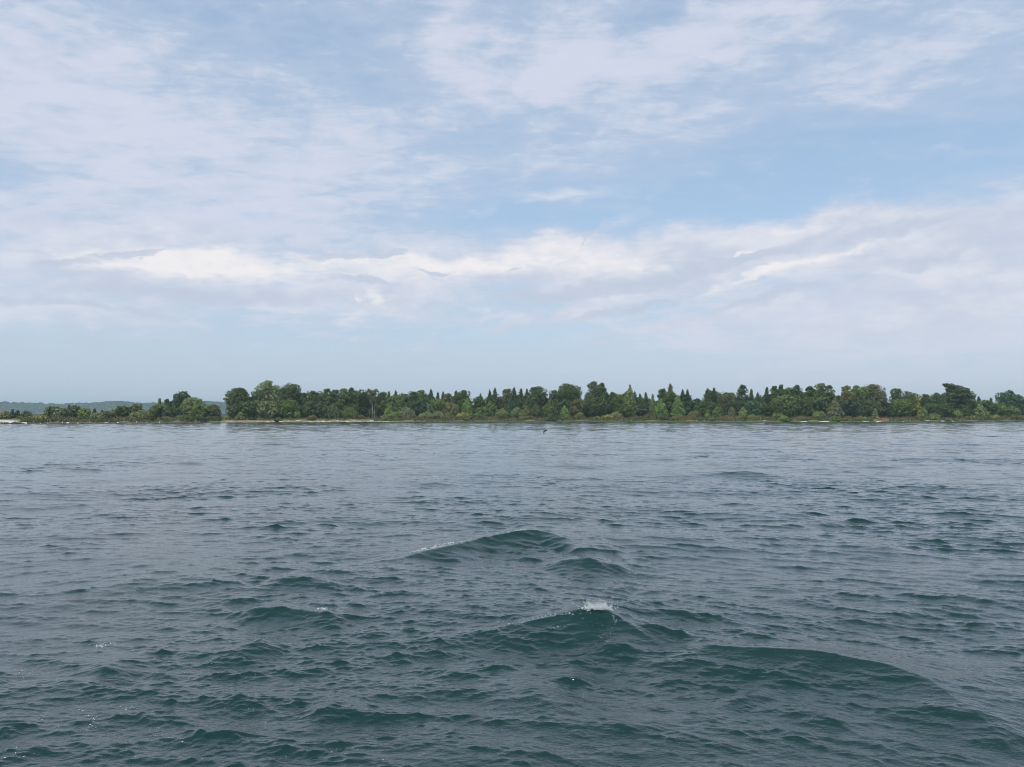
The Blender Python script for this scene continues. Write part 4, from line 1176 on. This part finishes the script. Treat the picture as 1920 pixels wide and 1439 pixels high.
# sand bar at the far left with dark boulders in front
def build_sand_bar():
    P = [(-150, 788.5), (-60, 788.2), (0, 788.4), (25, 788.8), (42, 789.6), (52, 791.5)]
    V, Q = [], []
    for i, (px, top) in enumerate(P):
        Y0 = float(shore_y(px)) + 2.0
        for k, (dy, fz) in enumerate([(-2.5, -0.05), (0, 0.75), (1.5, 1.0), (6, 1.0), (9, 0.5)]):
            Y = Y0 + dy
            zt = at(px, top, Y0 + 1.5).z
            V.append(((px - CX) / F * Y, Y, max(-0.1, zt * fz)))
    for i in range(len(P) - 1):
        for k in range(4):
            Q.append((i * 5 + k, (i + 1) * 5 + k, (i + 1) * 5 + k + 1, i * 5 + k + 1))
    m, g = new_mat('pale_sand')
    tc = g.n('ShaderNodeTexCoord').outputs['Object']
    n = g.noise(tc, 1.2, 5.0, 0.6).outputs[0]
    b = g.n('ShaderNodeBsdfPrincipled', {'Base Color': g.mix(g.ramp(n, 0.3, 0.7), (0.46, 0.43, 0.37, 1), (0.66, 0.63, 0.57, 1)), 'Roughness': 0.95})
    g.n('ShaderNodeOutputMaterial', {0: b.outputs[0]})
    tag(link('sand_bar', mesh_np('sand_bar', V, Q), m), kind='structure')
build_sand_bar()
for k, (px, w, h, lab) in enumerate([
    (2, 12, 1.5, 'dark boulder of the sand bar row at the picture edge'), (10, 9, 3.0, 'tallest dark boulder in the row before the sand bar'),
    (18, 8, 1.7, 'small dark boulder between the tallest and the double one'), (27, 12, 2.4, 'wide dark boulder in the middle of the sand bar row'),
    (36, 8, 1.6, 'low dark boulder right of the wide one by the sand bar'), (44, 9, 1.2, 'flat dark boulder at the right end of the sand bar row')]):
    boulder(px, 0, w, h, ROCK_DARK, lab, -1.3, 120 + k, 'dark boulders before the sand bar')
for k, (px, lab) in enumerate([(8.5, 'white stone on top of the tallest dark boulder'), (26, 'white stone on top of the wide dark boulder')]):
    Y = float(shore_y(px)) - 1.0
    o = link('stone', rock_mesh(140 + k, 0.62, 0.5, 0.55), ROCK_PALE)
    o.location = ((px - CX) / F * Y, Y, 0.47 if k == 0 else 0.36)
    tag(o, lab, 'stone')

# ------------------------------------------------------------------ orange kayak pulled up on the bank
def build_kayak():
    Y = float(shore_y(1651)) + 4.2
    p0, p1 = at(1644.0, 785.4, Y), at(1659.5, 787.6, Y - 1.0)
    for p, dz in ((p0, 0.95), (p1, 0.30)):
        p.z = max(p.z, float(ground(p.x, p.y)) + dz)
    L = (p1 - p0).length
    root = bpy.data.objects.new('kayak', None)
    COL.objects.link(root)
    root.location = (p0 + p1) / 2 - Vector((0, 0, 0.22))
    d = (p1 - p0).normalized()
    root.rotation_euler = (R(-22), math.asin(-d.z), math.atan2(d.y, d.x))
    tag(root, 'orange kayak lying tilted on the grassy bank', 'kayak')
    st = np.linspace(-1, 1, 21)
    prof = np.array([(1, 0.28), (0.92, 0.12), (0.62, 0.0), (0, -0.05), (-0.62, 0.0), (-0.92, 0.12), (-1, 0.28)])
    V = []
    for s in st:
        k = max(0.04, (1 - abs(s) ** 2.4)) ** 0.8
        for (a, b) in prof:
            V.append((s * L / 2, a * 0.36 * k, b + 0.16 * abs(s) ** 3 - (0.28 - b) * (k - 1) * 0.0))
    Q = [(i * 7 + j, (i + 1) * 7 + j, (i + 1) * 7 + j + 1, i * 7 + j + 1) for i in range(20) for j in range(6)]
    def pm(name, c, r):
        m, g = new_mat(name)
        g.n('ShaderNodeOutputMaterial', {0: g.n('ShaderNodeBsdfPrincipled', {'Base Color': (*c, 1), 'Roughness': r}).outputs[0]})
        return m
    orange, white, black = pm('kayak_orange', (0.60, 0.17, 0.06), 0.4), pm('kayak_deck', (0.72, 0.36, 0.20), 0.45), pm('kayak_black', (0.02, 0.02, 0.02), 0.5)
    link('hull', mesh_np('hull', V, Q), orange, root)
    D = []
    for s in st:
        k = max(0.04, (1 - abs(s) ** 2.4)) ** 0.8
        zb = 0.28 + 0.16 * abs(s) ** 3
        for a in (-1, -0.5, 0, 0.5, 1):
            D.append((s * L / 2, a * 0.36 * k, zb + 0.11 * (1 - a * a) * k))
    QD = [(i * 5 + j, i * 5 + j + 1, (i + 1) * 5 + j + 1, (i + 1) * 5 + j) for i in range(20) for j in range(4)]
    link('deck', mesh_np('deck', D, QD), white, root)
    a = np.linspace(0, 2 * np.pi, 25)
    v, q = tube([(0.55 * math.cos(t), 0.24 * math.sin(t), 0.40) for t in a], [0.035] * 25, 6)
    link('cockpit_rim', mesh_np('cockpit_rim', [tuple(c) for c in v], q), black, root)
build_kayak()

# ------------------------------------------------------------------ the bird skimming over the water
def build_bird():
    Y = 140.0
    c = at(1023.5, 808.0, Y)
    root = bpy.data.objects.new('cormorant', None)
    COL.objects.link(root)
    root.location = c
    tag(root, 'dark long-necked bird flying low over the water', 'bird')
    m, g = new_mat('plumage')
    n = g.noise(g.n('ShaderNodeTexCoord').outputs['Object'], 14.0, 4.0).outputs[0]
    g.n('ShaderNodeOutputMaterial', {0: g.n('ShaderNodeBsdfPrincipled', {'Base Color': g.mix(n, (0.008, 0.008, 0.009, 1), (0.03, 0.028, 0.025, 1)), 'Roughness': 0.6}).outputs[0]})
    # body, neck, head, bill and tail as one lofted tube
    path = [(-0.46, 0, -0.02), (-0.36, 0, -0.01), (-0.24, 0, 0.0), (-0.08, 0, 0.0), (0.08, 0, 0.0), (0.17, 0, 0.03), (0.25, 0, 0.08), (0.33, 0, 0.11), (0.38, 0, 0.125), (0.41, 0, 0.12), (0.49, 0, 0.11)]
    rad = [0.05, 0.055, 0.085, 0.115, 0.10, 0.07, 0.048, 0.044, 0.052, 0.03, 0.008]
    v, q = tube(path, rad, 10)
    V = [tuple(p) for p in v]
    # two wings on the down stroke, each a bent tapering blade with thickness
    for s in (-1, 1):
        sec = [(0.0, 0.02, 0.30), (0.22, 0.02, 0.28), (0.40, -0.04, 0.24), (0.56, -0.16, 0.15), (0.63, -0.22, 0.04)]
        b = len(V)
        for (yy, zz, ch) in sec:
            xo = -0.06 - 0.18 * yy
            yy = s * yy * 0.95
            V += [(xo + ch * 0.55, yy, zz), (xo, yy, zz + 0.022), (xo - ch * 0.45, yy, zz), (xo, yy, zz - 0.012)]
        for i in range(len(sec) - 1):
            for k in range(4):
                q.append((b + i * 4 + k, b + i * 4 + (k + 1) % 4, b + (i + 1) * 4 + (k + 1) % 4, b + (i + 1) * 4 + k))
        q.append((b + 16, b + 17, b + 18, b + 19))
    o = link('body', mesh_np('bird', V, q), m, root)
    root.rotation_euler = (R(-14), R(-4), R(28))
build_bird()

# ------------------------------------------------------------------ spray and foam flecks
def foam_mat():
    m, g = new_mat('spray')
    d = g.n('ShaderNodeBsdfPrincipled', {'Base Color': (0.86, 0.89, 0.90, 1), 'Roughness': 0.25, 'IOR': 1.33})
    t = g.n('ShaderNodeBsdfTranslucent', {'Color': (0.8, 0.85, 0.87, 1)})
    g.n('ShaderNodeOutputMaterial', {0: g.n('ShaderNodeMixShader', {0: 0.3, 1: d.outputs[0], 2: t.outputs[0]}).outputs[0]})
    return m
FOAM = foam_mat()
def surf(x, y):
    a = np.array([x], np.float32), np.array([y], np.float32)
    h, dx, dy, _ = water_height(a[0], a[1], np.full(1, 0.03, np.float32))
    return Vector((x + float(dx[0]), y + float(dy[0]), float(h[0])))
def on_water(px, py):
    """Water-surface point seen at a photo pixel (marching along the ray)."""
    d = ray(px, py)
    ys = np.arange(4.0, 60.0, 0.02)
    x = (d.x * ys).astype(np.float32); y = ys.astype(np.float32)
    h, dx, dy, _ = water_height(x, y, np.full(len(ys), 0.03, np.float32))
    z = CAM_H + d.z * ys
    k = int(np.argmax(z < h))
    return Vector((float(x[k]), float(y[k]), float(h[k])))

ICO_V, ICO_F = None, None
def ico():
    global ICO_V, ICO_F
    if ICO_V is None:
        bm = bmesh.new(); bmesh.ops.create_icosphere(bm, subdivisions=1, radius=1.0)
        bm.verts.ensure_lookup_table()
        ICO_V = np.array([v.co[:] for v in bm.verts]); ICO_F = np.array([[v.index for v in f.verts] for f in bm.faces]); bm.free()
    return ICO_V, ICO_F
def drops_mesh(name, pts, rad, stretch=None):
    v, f = ico()
    pts, rad = np.asarray(pts), np.asarray(rad)
    V = pts[:, None, :] + v[None] * (rad[:, None, None] if stretch is None else rad[:, None, None] * np.asarray(stretch)[:, None, :])
    Fc = f[None] + (np.arange(len(pts)) * len(v))[:, None, None]
    return mesh_np(name, V.reshape(-1, 3), Fc.reshape(-1, 3))

def splash(px0, px1, py, reach, n_jets, n_drops, label, seed):
    rng = np.random.default_rng(seed)
    P, RAD = [], []
    base = [on_water(px, py(px)) for px in np.linspace(px0, px1, 12)]
    for j in range(n_jets):
        b = base[rng.integers(0, 12)].copy() + Vector((rng.normal() * 0.03, rng.normal() * 0.05, -0.01))
        ang = rng.normal() * 0.55
        L = reach * (0.25 + 0.75 * rng.random() ** 1.6)
        e = Vector((math.sin(ang) * L, rng.normal() * 0.25 * L, math.cos(ang) * L))
        k = int(10 + 24 * L / reach)
        for i in range(k):
            u = i / k
            q = b + e * u + Vector((0.10 * math.sin(ang) * u * u, 0, -0.25 * L * u * u * abs(math.sin(ang)))) + Vector(rng.normal(size=3) * 0.006 * (0.6 + 2 * u))
            if u > 0.55 and rng.random() < 0.4: continue
            P.append(q[:]); RAD.append(0.0068 * (1.2 - 0.8 * u) * (0.5 + 0.9 * rng.random()))
    for j in range(n_drops):
        b = base[rng.integers(0, 12)]
        P.append((b.x + rng.normal() * 0.05, b.y + rng.normal() * 0.10, b.z + abs(rng.normal()) * reach * 0.55)); RAD.append(0.002 + 0.005 * rng.random() ** 2)
    for j in range(n_drops * 2):
        b = base[rng.integers(0, 12)]
        P.append((b.x + rng.normal() * 0.03, b.y - abs(rng.normal()) * 0.05, b.z + rng.normal() * 0.018)); RAD.append(0.004 + 0.008 * rng.random() ** 2)
    o = link('splash', drops_mesh('splash', P, RAD), FOAM)
    tag(o, label, 'splash', kind='thing')
splash(1097, 1145, lambda p: 1144 - 4 * math.sin((p - 1097) / 48 * math.pi), 0.165, 50, 120, 'white spray thrown up from the crest of the nearest wave', 5)
splash(603, 612, lambda p: 1143, 0.05, 8, 16, 'small white curl of spray on the crest left of the middle wave', 7)
splash(186, 196, lambda p: 1211, 0.04, 8, 14, 'tiny white splash on the choppy water at lower left', 8)

def flecks(items, seed):
    """Foam flecks and droplets lying on the water along lines (px0, py0, px1, py1, count, spread, size)."""
    rng = np.random.default_rng(seed)
    P, RAD, ST = [], [], []
    for (x0, y0, x1, y1, n, sp, size) in items:
        for _ in range(n):
            u = rng.random()
            p = on_water(x0 + (x1 - x0) * u + rng.normal() * sp, y0 + (y1 - y0) * u + rng.normal() * sp * 0.5)
            P.append((p.x, p.y, p.z + 0.002)); RAD.append(0.68 * size * (0.4 + 1.1 * rng.random() ** 2)); ST.append((1.0 + 1.2 * rng.random(), 1.0, 0.6))
    o = link('foam', drops_mesh('foam', P, RAD, ST), FOAM)
    tag(o, 'white foam flecks and droplets scattered on the wave crests', 'foam', kind='stuff')
flecks([(770, 1036, 850, 1018, 110, 2.0, 0.017), (850, 1018, 905, 1008, 20, 2.0, 0.012), (950, 1000, 985, 993, 46, 2.0, 0.016),
        (925, 1172, 1010, 1160, 24, 5, 0.007), (1010, 1158, 1090, 1150, 60, 5, 0.008), (1025, 1180, 1075, 1172, 22, 2, 0.006),
        (1110, 1165, 1150, 1200, 22, 14, 0.006), (1128, 1192, 1140, 1208, 14, 4, 0.007), (1146, 1153, 1158, 1170, 30, 1.6, 0.008),
        (150, 1330, 180, 1365, 26, 7, 0.006), (220, 1325, 250, 1330, 16, 6, 0.006), (270, 1370, 320, 1400, 22, 12, 0.006),
        (10, 1405, 60, 1420, 16, 10, 0.006), (30, 1262, 90, 1276, 14, 8, 0.006), (60, 1350, 130, 1370, 12, 8, 0.005),
        (300, 1240, 520, 1300, 26, 30, 0.005), (120, 1390, 420, 1430, 30, 30, 0.005), (480, 1340, 560, 1430, 14, 20, 0.005), (620, 1400, 700, 1435, 10, 20, 0.005)], 9)

# ------------------------------------------------------------------ humid air
def build_haze():
    bm = bmesh.new()
    bmesh.ops.create_cube(bm, size=1.0)
    me = bpy.data.meshes.new('haze')
    bm.to_mesh(me); bm.free()
    m, g = new_mat('haze')
    v = g.n('ShaderNodeVolumePrincipled', {'Color': (0.66, 0.85, 1.0, 1), 'Density': HAZE, 'Anisotropy': 0.2})
    g.n('ShaderNodeOutputMaterial', {1: v.outputs[0]})
    o = link('haze', me, m)
    o.scale = (16000, 15000, 90)
    o.location = (0, 0, 90 / 2 - 5.0)
    tag(o, kind='stuff')
HAZE = 0.00017
build_haze()
